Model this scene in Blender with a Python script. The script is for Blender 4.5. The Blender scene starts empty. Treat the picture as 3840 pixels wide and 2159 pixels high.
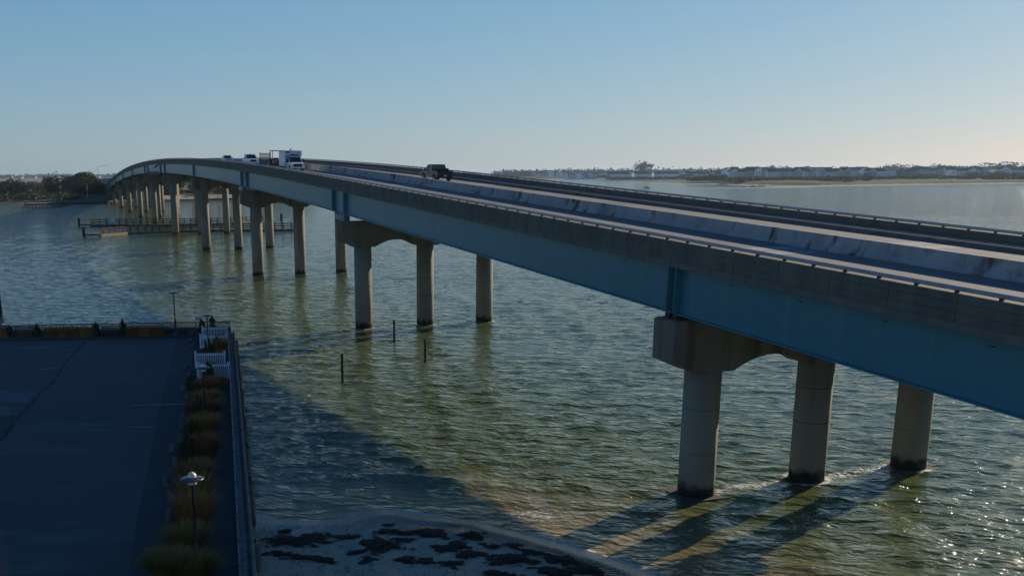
import bpy, math, random
import numpy as np
from mathutils import Vector, Matrix
from mathutils import noise as mnoise
random.seed(7); rng = np.random.default_rng(7)
S = bpy.context.scene
C = S.collection
R = math.radians

# ------------------------------------------------------------------ camera
CAMZ = 16.4
pitch, roll = 0.23406361, 0.00579668
F, CX, CY = 3745.4, 1535.9, 1539.6
fwd = Vector((0, math.cos(pitch), -math.sin(pitch)))
right0 = Vector((1, 0, 0)); down0 = Vector((0, -math.sin(pitch), -math.cos(pitch)))
rt = math.cos(roll)*right0 + math.sin(roll)*down0
dn = -math.sin(roll)*right0 + math.cos(roll)*down0
cam = bpy.data.cameras.new('camera'); co = bpy.data.objects.new('camera', cam); C.objects.link(co)
M = Matrix((rt, -dn, -fwd)).transposed().to_4x4(); M.translation = Vector((0, 0, CAMZ))
co.matrix_world = M
cam.sensor_width = 36; cam.lens = 36*F/3840
cam.shift_x = (1920-CX)/3840; cam.shift_y = (CY-1079.5)/3840
cam.clip_start = 0.5; cam.clip_end = 40000
S.camera = co

# ------------------------------------------------------------------ sun, sky, exposure
SUN_EL = R(18.5)
SUN_AZ = R(46.5)            # measured clockwise from +Y
SUN_STR, SKY_STR, EXPO = 5.0, 0.104, 0.05
w = bpy.data.worlds.new('World'); S.world = w; w.use_nodes = True
nt = w.node_tree; bg = nt.nodes['Background']
sky = nt.nodes.new('ShaderNodeTexSky'); sky.sky_type = 'NISHITA'; sky.sun_disc = False
sky.sun_elevation = SUN_EL; sky.sun_rotation = SUN_AZ
sky.altitude = 0; sky.air_density = 1.0; sky.dust_density = 0.3; sky.ozone_density = 3.0
# per-channel tone response (the photograph's soft curve and cool white balance), darker and bluer towards the zenith
sep = nt.nodes.new('ShaderNodeSeparateColor'); cmb = nt.nodes.new('ShaderNodeCombineColor'); nt.links.new(sky.outputs[0], sep.inputs[0])
for i_, (g_, a_) in enumerate(((.66, .466), (.49, .535), (.36, .609))):
    pw = nt.nodes.new('ShaderNodeMath'); pw.operation = 'POWER'; pw.inputs[1].default_value = g_; nt.links.new(sep.outputs[i_], pw.inputs[0])
    ml = nt.nodes.new('ShaderNodeMath'); ml.operation = 'MULTIPLY'; ml.inputs[1].default_value = a_*10*.1**g_; nt.links.new(pw.outputs[0], ml.inputs[0]); nt.links.new(ml.outputs[0], cmb.inputs[i_])
tc = nt.nodes.new('ShaderNodeTexCoord'); sx_ = nt.nodes.new('ShaderNodeSeparateXYZ'); nt.links.new(tc.outputs['Generated'], sx_.inputs[0])
rp = nt.nodes.new('ShaderNodeValToRGB'); cr = rp.color_ramp; nt.links.new(sx_.outputs[2], rp.inputs[0])
cr.elements[0].position = 0; cr.elements[0].color = (1, 1, 1, 1); cr.elements[1].position = 1; cr.elements[1].color = (.10, .215, .37, 1)
for p_, c_ in ((.1, (.95, .98, 1)), (.2, (.82, .94, 1)), (.35, (.40, .68, .97)), (.6, (.19, .41, .70))):
    e_ = cr.elements.new(p_); e_.color = (*c_, 1)
tn = nt.nodes.new('ShaderNodeMix'); tn.data_type = 'RGBA'; tn.blend_type = 'MULTIPLY'; tn.inputs[0].default_value = 1
nt.links.new(cmb.outputs[0], tn.inputs[6]); nt.links.new(rp.outputs[0], tn.inputs[7]); nt.links.new(tn.outputs[2], bg.inputs[0])
bg.inputs[1].default_value = SKY_STR
sl = bpy.data.lights.new('sun', 'SUN'); so = bpy.data.objects.new('sun', sl); C.objects.link(so)
sl.energy = SUN_STR; sl.angle = R(0.53); sl.color = (1.0, 0.86, 0.66)
sdir = Vector((math.sin(SUN_AZ)*math.cos(SUN_EL), math.cos(SUN_AZ)*math.cos(SUN_EL), math.sin(SUN_EL)))
so.rotation_euler = sdir.to_track_quat('Z', 'Y').to_euler(); so.location = (0, 0, 60)
S.view_settings.view_transform = 'Standard'; S.view_settings.look = 'None'
S.view_settings.exposure = EXPO; S.view_settings.gamma = 1
S.cycles.max_bounces = 5; S.cycles.diffuse_bounces = 2; S.cycles.glossy_bounces = 3
S.cycles.transparent_max_bounces = 6; S.cycles.volume_bounces = 0
S.cycles.sample_clamp_indirect = 6
S.cycles.use_denoising = True

# ------------------------------------------------------------------ helpers
def new(nodes, t, **k):
    n = nodes.new(t)
    for a, b in k.items(): setattr(n, a, b)
    return n
MATS = {}
def mat(name, col, rough=0.8, col2=None, scale=1.0, stretch=(1, 1, 1), bump=0.0, bscale=None, metal=0.0, spec=0.5,
        stain=None, stain_scale=0.5, stain_stretch=(1, 1, 1), stain_lo=0.55, stain_hi=0.7, detail=5, wet=None):
    """world-position noise material: col..col2 mottling, an optional stain colour with its own blotches, optional tide band below z=wet"""
    m = bpy.data.materials.new(name); m.use_nodes = True; MATS[name] = m
    N, L = m.node_tree.nodes, m.node_tree.links
    b = N['Principled BSDF']; b.inputs['Roughness'].default_value = rough
    b.inputs['Metallic'].default_value = metal; b.inputs['Specular IOR Level'].default_value = spec
    g = new(N, 'ShaderNodeNewGeometry')
    def nz(sc, st, det=detail, lo=.35, hi=.65):
        mp = new(N, 'ShaderNodeMapping'); mp.inputs['Scale'].default_value = st
        L.new(g.outputs['Position'], mp.inputs['Vector'])
        n = new(N, 'ShaderNodeTexNoise'); n.inputs['Scale'].default_value = sc; n.inputs['Detail'].default_value = det
        L.new(mp.outputs[0], n.inputs['Vector'])
        r = new(N, 'ShaderNodeMapRange'); r.inputs['From Min'].default_value = lo; r.inputs['From Max'].default_value = hi
        L.new(n.outputs['Fac'], r.inputs['Value']); return r.outputs[0]
    out = None
    if col2 is not None:
        mx = new(N, 'ShaderNodeMix', data_type='RGBA'); mx.inputs[6].default_value = (*col, 1); mx.inputs[7].default_value = (*col2, 1)
        L.new(nz(scale, stretch), mx.inputs[0]); out = mx.outputs[2]
    if stain is not None:
        mx = new(N, 'ShaderNodeMix', data_type='RGBA')
        if out: L.new(out, mx.inputs[6])
        else: mx.inputs[6].default_value = (*col, 1)
        mx.inputs[7].default_value = (*stain, 1)
        L.new(nz(stain_scale, stain_stretch, 6, stain_lo, stain_hi), mx.inputs[0]); out = mx.outputs[2]
    if wet is not None:
        sx = new(N, 'ShaderNodeSeparateXYZ'); L.new(g.outputs['Position'], sx.inputs[0])
        ad = new(N, 'ShaderNodeMath', operation='ADD'); L.new(sx.outputs[2], ad.inputs[0])
        t = nz(2.0, (1, 1, 1), 3, 0, 1); L.new(t, ad.inputs[1])
        r = new(N, 'ShaderNodeMapRange'); r.inputs['From Min'].default_value = wet+.35; r.inputs['From Max'].default_value = wet+.75
        r.inputs['To Min'].default_value = 1; r.inputs['To Max'].default_value = 0
        L.new(ad.outputs[0], r.inputs['Value'])
        mx = new(N, 'ShaderNodeMix', data_type='RGBA'); mx.inputs[7].default_value = (.02, .02, .014, 1)
        if out: L.new(out, mx.inputs[6])
        else: mx.inputs[6].default_value = (*col, 1)
        L.new(r.outputs[0], mx.inputs[0]); out = mx.outputs[2]
    if out: L.new(out, b.inputs['Base Color'])
    else: b.inputs['Base Color'].default_value = (*col, 1)
    if bump:
        bp = new(N, 'ShaderNodeBump'); bp.inputs['Strength'].default_value = 1; bp.inputs['Distance'].default_value = bump
        L.new(nz(bscale or scale*4, (1, 1, 1), 6, 0, 1), bp.inputs['Height']); L.new(bp.outputs[0], b.inputs['Normal'])
    return m

class MB:
    def __init__(s): s.v = []; s.f = []
    def add(s, v, f):
        o = len(s.v); s.v += [tuple(p) for p in v]; s.f += [tuple(i+o for i in q) for q in f]
    def box(s, x0, x1, y0, y1, z0, z1, M=None):
        v = [Vector((x, y, z)) for z in (z0, z1) for y in (y0, y1) for x in (x0, x1)]
        if M: v = [M @ p for p in v]
        s.add(v, [(0, 2, 3, 1), (4, 5, 7, 6), (0, 1, 5, 4), (2, 6, 7, 3), (0, 4, 6, 2), (1, 3, 7, 5)])
    def bar(s, a, b, wd, ht=None):
        a, b = Vector(a), Vector(b); ht = ht or wd; d = (b-a); l = d.length
        q = d.to_track_quat('Y', 'Z').to_matrix().to_4x4(); q.translation = a
        s.box(-wd/2, wd/2, 0, l, -ht/2, ht/2, q)
    def tube(s, pts, rad, n=8, caps=True):
        pts = [Vector(p) for p in pts]; rad = rad if hasattr(rad, '__len__') else [rad]*len(pts)
        o = len(s.v)
        for i, p in enumerate(pts):
            d = (pts[min(i+1, len(pts)-1)]-pts[max(i-1, 0)]); q = d.to_track_quat('Z', 'Y')
            for k in range(n):
                a = 2*math.pi*k/n; s.v.append(tuple(p+q @ Vector((math.cos(a)*rad[i], math.sin(a)*rad[i], 0))))
        for i in range(len(pts)-1):
            for k in range(n):
                s.f.append((o+i*n+k, o+i*n+(k+1) % n, o+(i+1)*n+(k+1) % n, o+(i+1)*n+k))
        if caps: s.f.append(tuple(o+k for k in range(n))[::-1]); s.f.append(tuple(o+(len(pts)-1)*n+k for k in range(n)))
    def lathe(s, prof, n=16, c=(0, 0, 0)):
        s.tube([(c[0], c[1], c[2]+z+i*1e-5) for i, (r, z) in enumerate(prof)], [r for r, z in prof], n, False) if False else None
        o = len(s.v)
        for r, z in prof:
            for k in range(n):
                a = 2*math.pi*k/n; s.v.append((c[0]+r*math.cos(a), c[1]+r*math.sin(a), c[2]+z))
        for i in range(len(prof)-1):
            for k in range(n): s.f.append((o+i*n+k, o+i*n+(k+1) % n, o+(i+1)*n+(k+1) % n, o+(i+1)*n+k))
    def prism(s, poly, y0, y1):
        n = len(poly); v = [(x, y0, z) for x, z in poly]+[(x, y1, z) for x, z in poly]
        f = [tuple(range(n)), tuple(range(2*n-1, n-1, -1))]+[(i, i+n, (i+1) % n+n, (i+1) % n) for i in range(n)]
        s.add(v, f)
    def mesh(s, name, smooth=False):
        me = bpy.data.meshes.new(name); me.from_pydata(s.v, [], s.f); me.update()
        if smooth: me.polygons.foreach_set('use_smooth', [True]*len(me.polygons))
        return me
    def build(s, name, m=None, parent=None, smooth=False, **k):
        return link(name, s.mesh(name, smooth), m, parent, **k)

def link(name, me, m=None, parent=None, loc=None, rot=None, mw=None, **props):
    o = bpy.data.objects.new(name, me); C.objects.link(o)
    if m and me and not me.materials: me.materials.append(m)
    if parent: o.parent = parent
    if mw is not None: o.matrix_local = mw
    if loc is not None: o.location = loc
    if rot is not None: o.rotation_euler = rot
    for a, b in props.items(): o[a] = b
    return o
def tag(o, label, cat, group=None):
    o['label'] = label; o['category'] = cat
    if group: o['group'] = group
    return o
def thing(name, label, cat, loc=(0, 0, 0), rz=0, group=None):
    o = link(name, None, loc=loc, rot=(0, 0, rz)); return tag(o, label, cat, group)
def copy_tree(o, parent=None):
    c = o.copy(); C.objects.link(c); c.parent = parent
    for ch in o.children: copy_tree(ch, c)
    return c
def npmesh(name, V, Fq, m=None, smooth=True, **props):
    me = bpy.data.meshes.new(name)
    V = np.asarray(V, np.float32); Fq = np.asarray(Fq, np.int32); k = Fq.shape[1]
    me.vertices.add(len(V)); me.vertices.foreach_set('co', V.ravel())
    me.loops.add(Fq.size); me.loops.foreach_set('vertex_index', Fq.ravel())
    me.polygons.add(len(Fq)); me.polygons.foreach_set('loop_start', np.arange(0, Fq.size, k, dtype=np.int32))
    me.polygons.foreach_set('loop_total', np.full(len(Fq), k, np.int32))
    if smooth: me.polygons.foreach_set('use_smooth', np.ones(len(Fq), bool))
    me.update(calc_edges=True)
    return link(name, me, m, **props)
def grid_faces(nr, nc):
    i = np.arange(nr-1)[:, None]*nc+np.arange(nc-1)[None, :]
    return np.stack([i, i+1, i+nc+1, i+nc], -1).reshape(-1, 4)
def fattr(o, name, a):
    at = o.data.attributes.new(name, 'FLOAT', 'POINT'); at.data.foreach_set('value', np.asarray(a, np.float32).ravel())

# ------------------------------------------------------------------ materials
concrete = mat('concrete_parapet', (.165, .14, .108), .9, (.115, .10, .08), 1.2, (1, 1, .35), .01, 12, stain=(.06, .055, .05), stain_scale=.8, stain_stretch=(1, 1, .12), stain_lo=.6, stain_hi=.85)
slabmat = mat('concrete_slab', (.17, .155, .135), .9, (.12, .11, .095), 1.5, (1, 1, .3), stain=(.08, .06, .045), stain_scale=1.2, stain_stretch=(1, 1, .3), stain_lo=.6, stain_hi=.8)
piermat = mat('concrete_pier', (.31, .26, .185), .88, (.22, .185, .13), .7, (1, 1, .3), .008, 14, stain=(.13, .075, .04), stain_scale=.9, stain_stretch=(1, 1, .08), stain_lo=.62, stain_hi=.85, wet=.55)
capmat = mat('concrete_cap', (.23, .20, .155), .9, (.15, .13, .10), .7, (1, 1, .3), .008, 14, stain=(.10, .045, .018), stain_scale=1.0, stain_stretch=(1, 1, .06), stain_lo=.53, stain_hi=.75)
blue = mat('blue_paint', (.035, .175, .215), .36, (.05, .19, .23), .8, (1, 1, .15), stain=(.10, .20, .25), stain_scale=1.4, stain_stretch=(1, 1, .05), stain_lo=.55, stain_hi=.9)
rusty = mat('rusty_steel', (.06, .035, .025), .8, (.03, .02, .018), 3)
asphalt = mat('asphalt_deck', (.20, .185, .165), .9, (.16, .15, .14), .25, (1, 1, 1), .004, 40, stain=(.12, .115, .11), stain_scale=.15)
barrier_m = mat('barrier_concrete', (.43, .405, .375), .85, (.30, .285, .265), .8, (1, 1, .4), .012, 8, stain=(.095, .07, .055), stain_scale=.9, stain_stretch=(1, 1, .5), stain_lo=.55, stain_hi=.68)
alum = mat('aluminium_rail', (.42, .42, .44), .42, (.34, .34, .36), 3, metal=.6)
yellow = mat('yellow_paint', (.42, .28, .05), .8)
white_line = mat('white_paint', (.5, .49, .46), .8, (.35, .35, .33), 4)
white = mat('white_vinyl', (.72, .74, .76), .5)
timber_d = mat('dark_timber', (.05, .038, .03), .9, (.09, .072, .058), 3, (1, 1, .2), .01, 20)
timber_g = mat('grey_timber', (.22, .20, .17), .9, (.13, .115, .10), 3, (1, 1, .2), .01, 20, wet=.15)
timber_b = mat('beige_timber', (.33, .27, .18), .9, (.22, .18, .12), 3)
iron = mat('dark_iron', (.03, .032, .036), .45, (.045, .045, .05), 5, metal=.3)
black = mat('black_rubber', (.012, .012, .013), .7)
glassd = mat('dark_glass', (.02, .03, .035), .08, spec=.8)
globe_m = mat('lamp_globe', (.75, .70, .58), .25)

# ------------------------------------------------------------------ bridge frame
U = 16.4; SPAN = 61.033
A1 = Vector((14.961, 49.902, 0)); BR = 0.331536
BM = Matrix.Translation(A1) @ Matrix.Rotation(BR, 4, 'Z')
ST0, ST1 = -62.0, 584.0
def zb(st):
    u = st/SPAN
    if u < 1: z = .882-.16*(1-u)
    elif u > 8: z = .882-.16*(u-8)
    else: z = .882+.16*(u-1)-.5*(.32/7)*(u-1)**2
    return z*U
def slope(st): return (zb(st+.5)-zb(st-.5))
def bw(n, st, z=0): return BM @ Vector((n, st, z))

# ------------------------------------------------------------------ water
wm = bpy.data.materials.new('sea_water'); wm.use_nodes = True
N, L = wm.node_tree.nodes, wm.node_tree.links; b = N['Principled BSDF']
b.inputs['IOR'].default_value = 1.33
g = new(N, 'ShaderNodeNewGeometry')
at_f = new(N, 'ShaderNodeAttribute', attribute_name='foam'); at_s = new(N, 'ShaderNodeAttribute', attribute_name='shallow'); at_d = new(N, 'ShaderNodeAttribute', attribute_name='far')
def wnoise(sc, det=4, st=(1, 1, 1), rough=.55, rz=0.3):
    mp = new(N, 'ShaderNodeMapping'); mp.inputs['Scale'].default_value = st; mp.inputs['Rotation'].default_value = (0, 0, rz)
    L.new(g.outputs['Position'], mp.inputs['Vector'])
    n = new(N, 'ShaderNodeTexNoise'); n.inputs['Scale'].default_value = sc; n.inputs['Detail'].default_value = det; n.inputs['Roughness'].default_value = rough
    L.new(mp.outputs[0], n.inputs['Vector']); return n.outputs['Fac']
def mrange(v, a, b_, c=0, d=1):
    r = new(N, 'ShaderNodeMapRange'); L.new(v, r.inputs['Value'])
    for k, x in zip(('From Min', 'From Max', 'To Min', 'To Max'), (a, b_, c, d)): r.inputs[k].default_value = x
    return r.outputs[0]
def math2(op, a, b_):
    m = new(N, 'ShaderNodeMath', operation=op)
    for i, x in enumerate((a, b_)):
        if hasattr(x, 'is_linked'): L.new(x, m.inputs[i])
        else: m.inputs[i].default_value = x
    return m.outputs[0]
mx = new(N, 'ShaderNodeMix', data_type='RGBA'); mx.inputs[6].default_value = (.094, .126, .044, 1); mx.inputs[7].default_value = (.115, .138, .052, 1)
L.new(mrange(wnoise(.03, 3), .35, .65), mx.inputs[0])
mx2 = new(N, 'ShaderNodeMix', data_type='RGBA'); mx2.inputs[7].default_value = (.27, .19, .085, 1)
L.new(mx.outputs[2], mx2.inputs[6]); L.new(at_s.outputs['Fac'], mx2.inputs[0])
foamf = math2('MULTIPLY', at_f.outputs['Fac'], 1.0)
fz = mrange(math2('ADD', foamf, math2('MULTIPLY', math2('SUBTRACT', wnoise(4.5, 6, (1, 1, 1), .7), .5), 1.7)), .45, .75)
fz = math2('MULTIPLY', fz, mrange(at_f.outputs['Fac'], .03, .15))
mx3 = new(N, 'ShaderNodeMix', data_type='RGBA'); mx3.inputs[7].default_value = (.62, .60, .55, 1)
L.new(mx2.outputs[2], mx3.inputs[6]); L.new(fz, mx3.inputs[0]); L.new(mx3.outputs[2], b.inputs['Base Color'])
L.new(math2('ADD', math2('ADD', math2('MULTIPLY', at_d.outputs['Fac'], .05), .055), math2('MULTIPLY', fz, .6)), b.inputs['Roughness'])
def wave(lam, deg, amp, dist=7, dsc=1.6):
    mp = new(N, 'ShaderNodeMapping'); mp.inputs['Rotation'].default_value = (0, 0, -R(deg)); mp.inputs['Location'].default_value = (lam*7.3, deg*.31, 0)
    L.new(g.outputs['Position'], mp.inputs['Vector'])
    wv = new(N, 'ShaderNodeTexWave'); wv.wave_type = 'BANDS'; wv.bands_direction = 'X'; wv.inputs['Scale'].default_value = .314/lam
    wv.inputs['Distortion'].default_value = dist; wv.inputs['Detail'].default_value = 2.5; wv.inputs['Detail Scale'].default_value = dsc; wv.inputs['Detail Roughness'].default_value = .6
    L.new(mp.outputs[0], wv.inputs['Vector']); return math2('MULTIPLY', wv.outputs['Fac'], amp)
terms = [wave(2.6, 262, .055, 6), wave(1.45, 247, .040), wave(1.1, 281, .034), wave(.72, 258, .027, 8), wave(.56, 236, .020, 8), wave(.36, 268, .014, 9), wave(.25, 250, .008, 9), math2('MULTIPLY', wnoise(9.0, 4, (1, 1.6, 1), .65, -.2), .022)]
h = terms[0]
for t_ in terms[1:]: h = math2('ADD', h, t_)
bp = new(N, 'ShaderNodeBump'); bp.inputs['Distance'].default_value = 1.0; L.new(h, bp.inputs['Height'])
L.new(math2('ADD', mrange(wnoise(.03, 3, (1, 2.0, 1), .5, .1), .35, .65, .78, 1.2), math2('MULTIPLY', mrange(at_d.outputs['Fac'], .02, .35), .8)), bp.inputs['Strength'])
L.new(bp.outputs[0], b.inputs['Normal'])

# shoreline of the near beach: y of the water's edge as a function of x
SHX = [-30, -9, -7.9, -6.5, -4.9, -3.3, -2.5, -1.6, -.6, .6, 2, 3.1, 4.3, 5.7, 7.2, 8.6, 9.8, 10.8, 12.5, 15, 20, 40, 300]
SHY = [47.5, 47.5, 47.3, 46.2, 45.9, 46.2, 46.9, 47.4, 47.3, 46.6, 46.2, 45.8, 44.8, 43.7, 42.4, 41.0, 39.6, 38.3, 35.6, 31, 22, -5, -60]
def shore(x): return np.interp(x, SHX, SHY)
def shore_d(x, y):     # >0 on land, roughly metres from the edge
    sx = (shore(x+.3)-shore(x-.3))/.6
    return (shore(x)-y)/np.sqrt(1+sx*sx)

def build_water():
    ranges = [26.0]
    while ranges[-1] < 14000: ranges.append(ranges[-1]*(1.0042 if ranges[-1] < 420 else 1.012 if ranges[-1] < 2500 else 1.06))
    rr = np.array(ranges); aa = np.radians(np.linspace(-33, 42, 620))
    Rr, Aa = np.meshgrid(rr, aa, indexing='ij')
    X = Rr*np.sin(Aa); Y = Rr*np.cos(Aa); Z = np.zeros_like(X)
    sp = Rr*np.radians(75)/620+Rr*.0042*.5
    rg = np.random.default_rng(3)
    for i in range(64):
        lam = .45*(5.0/.45)**rg.random(); k = 2*np.pi/lam
        th = R(252)+rg.normal()*.55            # travel direction
        am = .0036*lam**.75*(.5+rg.random())
        Z += am*np.exp(-(sp*2.2/lam)**2)*np.sin(k*(X*np.cos(th)+Y*np.sin(th))+rg.random()*6.28)
    # sharper crests
    Z = Z+.9*Z*np.abs(Z)/.08*.35
    d = -shore_d(X, Y); calm = np.clip(d/7, 0.0, 1)
    Z *= .12+.88*calm
    # swell lines rolling up the beach
    near = np.exp(-((d-6)/5)**2)*(Rr < 110)
    Z += near*.07*np.sin(d*1.35+1.4*np.sin(X*.23)+.6*np.sin(X*.9+Y*.3))*(.6+.4*np.sin(X*.5+1))
    land = np.clip(-d/1.0, 0, 1); Z = np.where(d < .25, Z*.3-.02*land, Z)
    V = np.stack([X, Y, Z], -1).reshape(-1, 3)
    Fq = grid_faces(len(rr), 620)[:, ::-1]
    # the rest of the sea round the back, coarse
    r2 = np.array([26, 60, 150, 500, 2000, 14000.]); a2 = np.radians(np.linspace(42, 327, 60))
    R2, A2 = np.meshgrid(r2, a2, indexing='ij'); V2 = np.stack([R2*np.sin(A2), R2*np.cos(A2), R2*0], -1).reshape(-1, 3)
    F2 = grid_faces(6, 60)[:, ::-1]+len(V)
    o = npmesh('water', np.vstack([V, V2]), np.vstack([Fq, F2]), wm, kind='structure')
    # foam
    foam = np.zeros_like(X)
    def seg(x0, y0, x1, y1, wd, am, wob=0):
        dx, dy = x1-x0, y1-y0; l2 = dx*dx+dy*dy
        t = np.clip(((X-x0)*dx+(Y-y0)*dy)/l2, 0, 1)
        dist = np.hypot(X-x0-t*dx, Y-y0-t*dy); np.maximum(foam, am*np.exp(-(dist/wd)**2), out=foam)
    edge = np.exp(-((d-.12-.10*np.sin(X*1.3))/.22)**2)*(.72+.3*np.sin(X*.7+2))*(Rr < 110)
    foam = np.maximum(foam, edge)
    for off, wd, am in ((2.6, .35, .40), (5.2, .4, .34)):
        ln = np.exp(-((d-off-.9*np.sin(X*.55+off)-.35*np.sin(X*1.9))/wd)**2)*am*(X > -1)*(Rr < 90); foam = np.maximum(foam, ln)
    patch = np.exp(-((X-6.2)/3.2)**2-((Y-46.6)/1.8)**2)*.55; foam = np.maximum(foam, patch)
    patch = np.exp(-((X-11.8)/2.2)**2-((Y-42.6)/1.4)**2)*.45; foam = np.maximum(foam, patch)
    for kx in range(0, 7):
        for c_ in range(3):
            p = bw(7.07*c_, SPAN*kx); q = bw(7.07*(c_+1)-(.5 if c_ < 2 else 4.5), SPAN*kx+.2)
            if kx < 4: seg(p.x, p.y, q.x, q.y, .55+.25*(kx == 0), .62 if c_ < 2 else .45)
            dist = np.hypot(X-p.x, Y-p.y); np.maximum(foam, .8*np.exp(-((dist-1.1)/.35)**2), out=foam)
    caps = np.zeros_like(X)
    for i in range(260):     # scattered small whitecaps
        r_ = 60*(300/60)**rg.random(); a_ = R(-24+62*rg.random()); x0, y0 = r_*math.sin(a_), r_*math.cos(a_)
        m = (np.abs(X-x0) < 2.2) & (np.abs(Y-y0) < 2.2)
        if -float(shore_d(np.array(x0), np.array(y0))) < 3: continue
        s_ = .25+.5*rg.random(); caps[m] = np.maximum(caps[m], .5*np.exp(-((X[m]-x0)/s_/1.8)**2-((Y[m]-y0)/s_)**2))
    foam = np.maximum(foam, caps)
    shal = np.clip(1-(d-.4)/9, 0, 1)**1.3*(Rr < 140)
    n2 = len(V2)
    fattr(o, 'foam', np.concatenate([foam.ravel(), np.zeros(n2)]))
    fattr(o, 'shallow', np.concatenate([shal.ravel(), np.zeros(n2)]))
    fattr(o, 'far', np.concatenate([np.clip((Rr-80)/900, 0, 1).ravel(), np.ones(n2)]))
build_water()

# ------------------------------------------------------------------ seabed / ground sheet far below everything
sand = mat('beach_sand', (.25, .215, .17), .95, (.19, .16, .125), .6, (1, 1, 1), .02, 9, stain=(.10, .08, .06), stain_scale=2.2, stain_lo=.62, stain_hi=.8, wet=-.2)
def build_beach():
    x = np.linspace(-9.5, 60, 300); 
    xs = np.concatenate([np.linspace(-9.6, 16, 260), np.linspace(16.3, 70, 60)])
    ys = np.concatenate([np.linspace(-30, 28, 40), np.linspace(28.3, 56, 230), np.linspace(56.6, 90, 40)])
    Y, X = np.meshgrid(ys, xs, indexing='ij'); d = shore_d(X, Y)
    Z = np.where(d > 0, .085*d-.0008*d*d, .075*d); Z = np.clip(Z, -3, 1.8)
    nz = np.zeros_like(Z); rg = np.random.default_rng(5)
    for i in range(26):
        k = 2*np.pi/(.7+4*rg.random()); th = rg.random()*6.28; nz += np.sin(k*(X*np.cos(th)+Y*np.sin(th))+rg.random()*6)/26**.5
    Z += nz*.022*np.clip(d/2, 0.1, 1)
    # the scarp line pebble ridge by the wall
    Z += .05*np.exp(-((d-1.0)/.5)**2)
    o = npmesh('beach', np.stack([X, Y, Z], -1).reshape(-1, 3), grid_faces(len(ys), len(xs)), None, kind='structure')
    m = bpy.data.materials.new('beach_sand_wet'); m.use_nodes = True; o.data.materials.append(m)
    N, L = m.node_tree.nodes, m.node_tree.links; b = N['Principled BSDF']
    at = new(N, 'ShaderNodeAttribute', attribute_name='dry'); g = new(N, 'ShaderNodeNewGeometry')
    def nz_(sc, det, lo, hi):
        n = new(N, 'ShaderNodeTexNoise'); n.inputs['Scale'].default_value = sc; n.inputs['Detail'].default_value = det; L.new(g.outputs['Position'], n.inputs['Vector'])
        r = new(N, 'ShaderNodeMapRange'); r.inputs['From Min'].default_value = lo; r.inputs['From Max'].default_value = hi; L.new(n.outputs['Fac'], r.inputs['Value']); return r.outputs[0]
    mx = new(N, 'ShaderNodeMix', data_type='RGBA'); mx.inputs[6].default_value = (.60, .44, .29, 1); mx.inputs[7].default_value = (.50, .37, .24, 1); L.new(nz_(1.1, 6, .35, .65), mx.inputs[0])
    sp = new(N, 'ShaderNodeMix', data_type='RGBA'); sp.inputs[7].default_value = (.06, .045, .035, 1); L.new(mx.outputs[2], sp.inputs[6])
    L.new(nz_(11, 5, .64, .72), sp.inputs[0])
    wt = new(N, 'ShaderNodeMix', data_type='RGBA'); wt.inputs[6].default_value = (.085, .068, .05, 1); L.new(sp.outputs[2], wt.inputs[7]); L.new(at.outputs['Fac'], wt.inputs[0])
    L.new(wt.outputs[2], b.inputs['Base Color'])
    r = new(N, 'ShaderNodeMapRange'); r.inputs['To Min'].default_value = .22; r.inputs['To Max'].default_value = .95; L.new(at.outputs['Fac'], r.inputs['Value']); L.new(r.outputs[0], b.inputs['Roughness'])
    bp = new(N, 'ShaderNodeBump'); bp.inputs['Distance'].default_value = .03; L.new(nz_(7, 8, 0, 1), bp.inputs['Height']); L.new(bp.outputs[0], b.inputs['Normal'])
    wob = .5*np.sin(X*.9)+.3*np.sin(X*2.3+1)
    dry = np.clip((d-1.7-wob)/1.6, 0, 1); fattr(o, 'dry', dry)
    return o
build_beach()
def sand_z(x, y):
    d = float(shore_d(np.array(float(x)), np.array(float(y)))); return .085*d-.0008*d*d+.05*math.exp(-((d-1)/.5)**2)

# ------------------------------------------------------------------ bridge
bridge = thing('highway_bridge', 'long arched highway bridge with blue steel girders on concrete columns across the inlet', 'bridge', A1, BR)
def sweep(poly, s0, s1, step=6.0, off=0.0):
    """closed cross section (n,z) swept along the profile from s0 to s1"""
    mb = MB(); k = max(1, int(math.ceil((s1-s0)/step))); n = len(poly)
    for i in range(k+1):
        st = s0+(s1-s0)*i/k; z = zb(st)+off
        mb.v += [(x, st, z+zz) for x, zz in poly]
    for i in range(k):
        for j in range(n): mb.f.append((i*n+j, (i+1)*n+j, (i+1)*n+(j+1) % n, i*n+(j+1) % n))
    mb.f.append(tuple(range(n))); mb.f.append(tuple(k*n+j for j in range(n))[::-1])
    return mb
def frame(n, st, z):       # local frame that follows the slope
    return Matrix.Translation((n, st, zb(st)+z)) @ Matrix.Rotation(math.atan(slope(st)), 4, 'X')
NL, NR = -2.25, 17.4
joints = [ST0]+[SPAN*k for k in range(0, 10)]+[ST1]
for a, b_ in zip(joints[:-1], joints[1:]):
    sweep([(NL-.05, 0), (NL-.05, .30), (NL+.02, .30), (NL+.02, .59), (NR-.02, .59), (NR-.02, .30), (NR+.05, .30), (NR+.05, 0)], a+.03, b_-.03).build('deck_slab', slabmat, bridge)
    for gi, gn in enumerate((-1.8, 2.85, 7.5, 12.15, 16.75)):
        g_ = sweep([(gn-.015, -.001), (gn-.015, -2.25), (gn+.015, -2.25), (gn+.015, -.001)], a+.12, b_-.12).build('girder', blue, bridge)
        sweep([(gn-.27, -2.25), (gn-.27, -2.31), (gn+.27, -2.31), (gn+.27, -2.25)], a+.12, b_-.12).build('flange', blue, g_)
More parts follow.
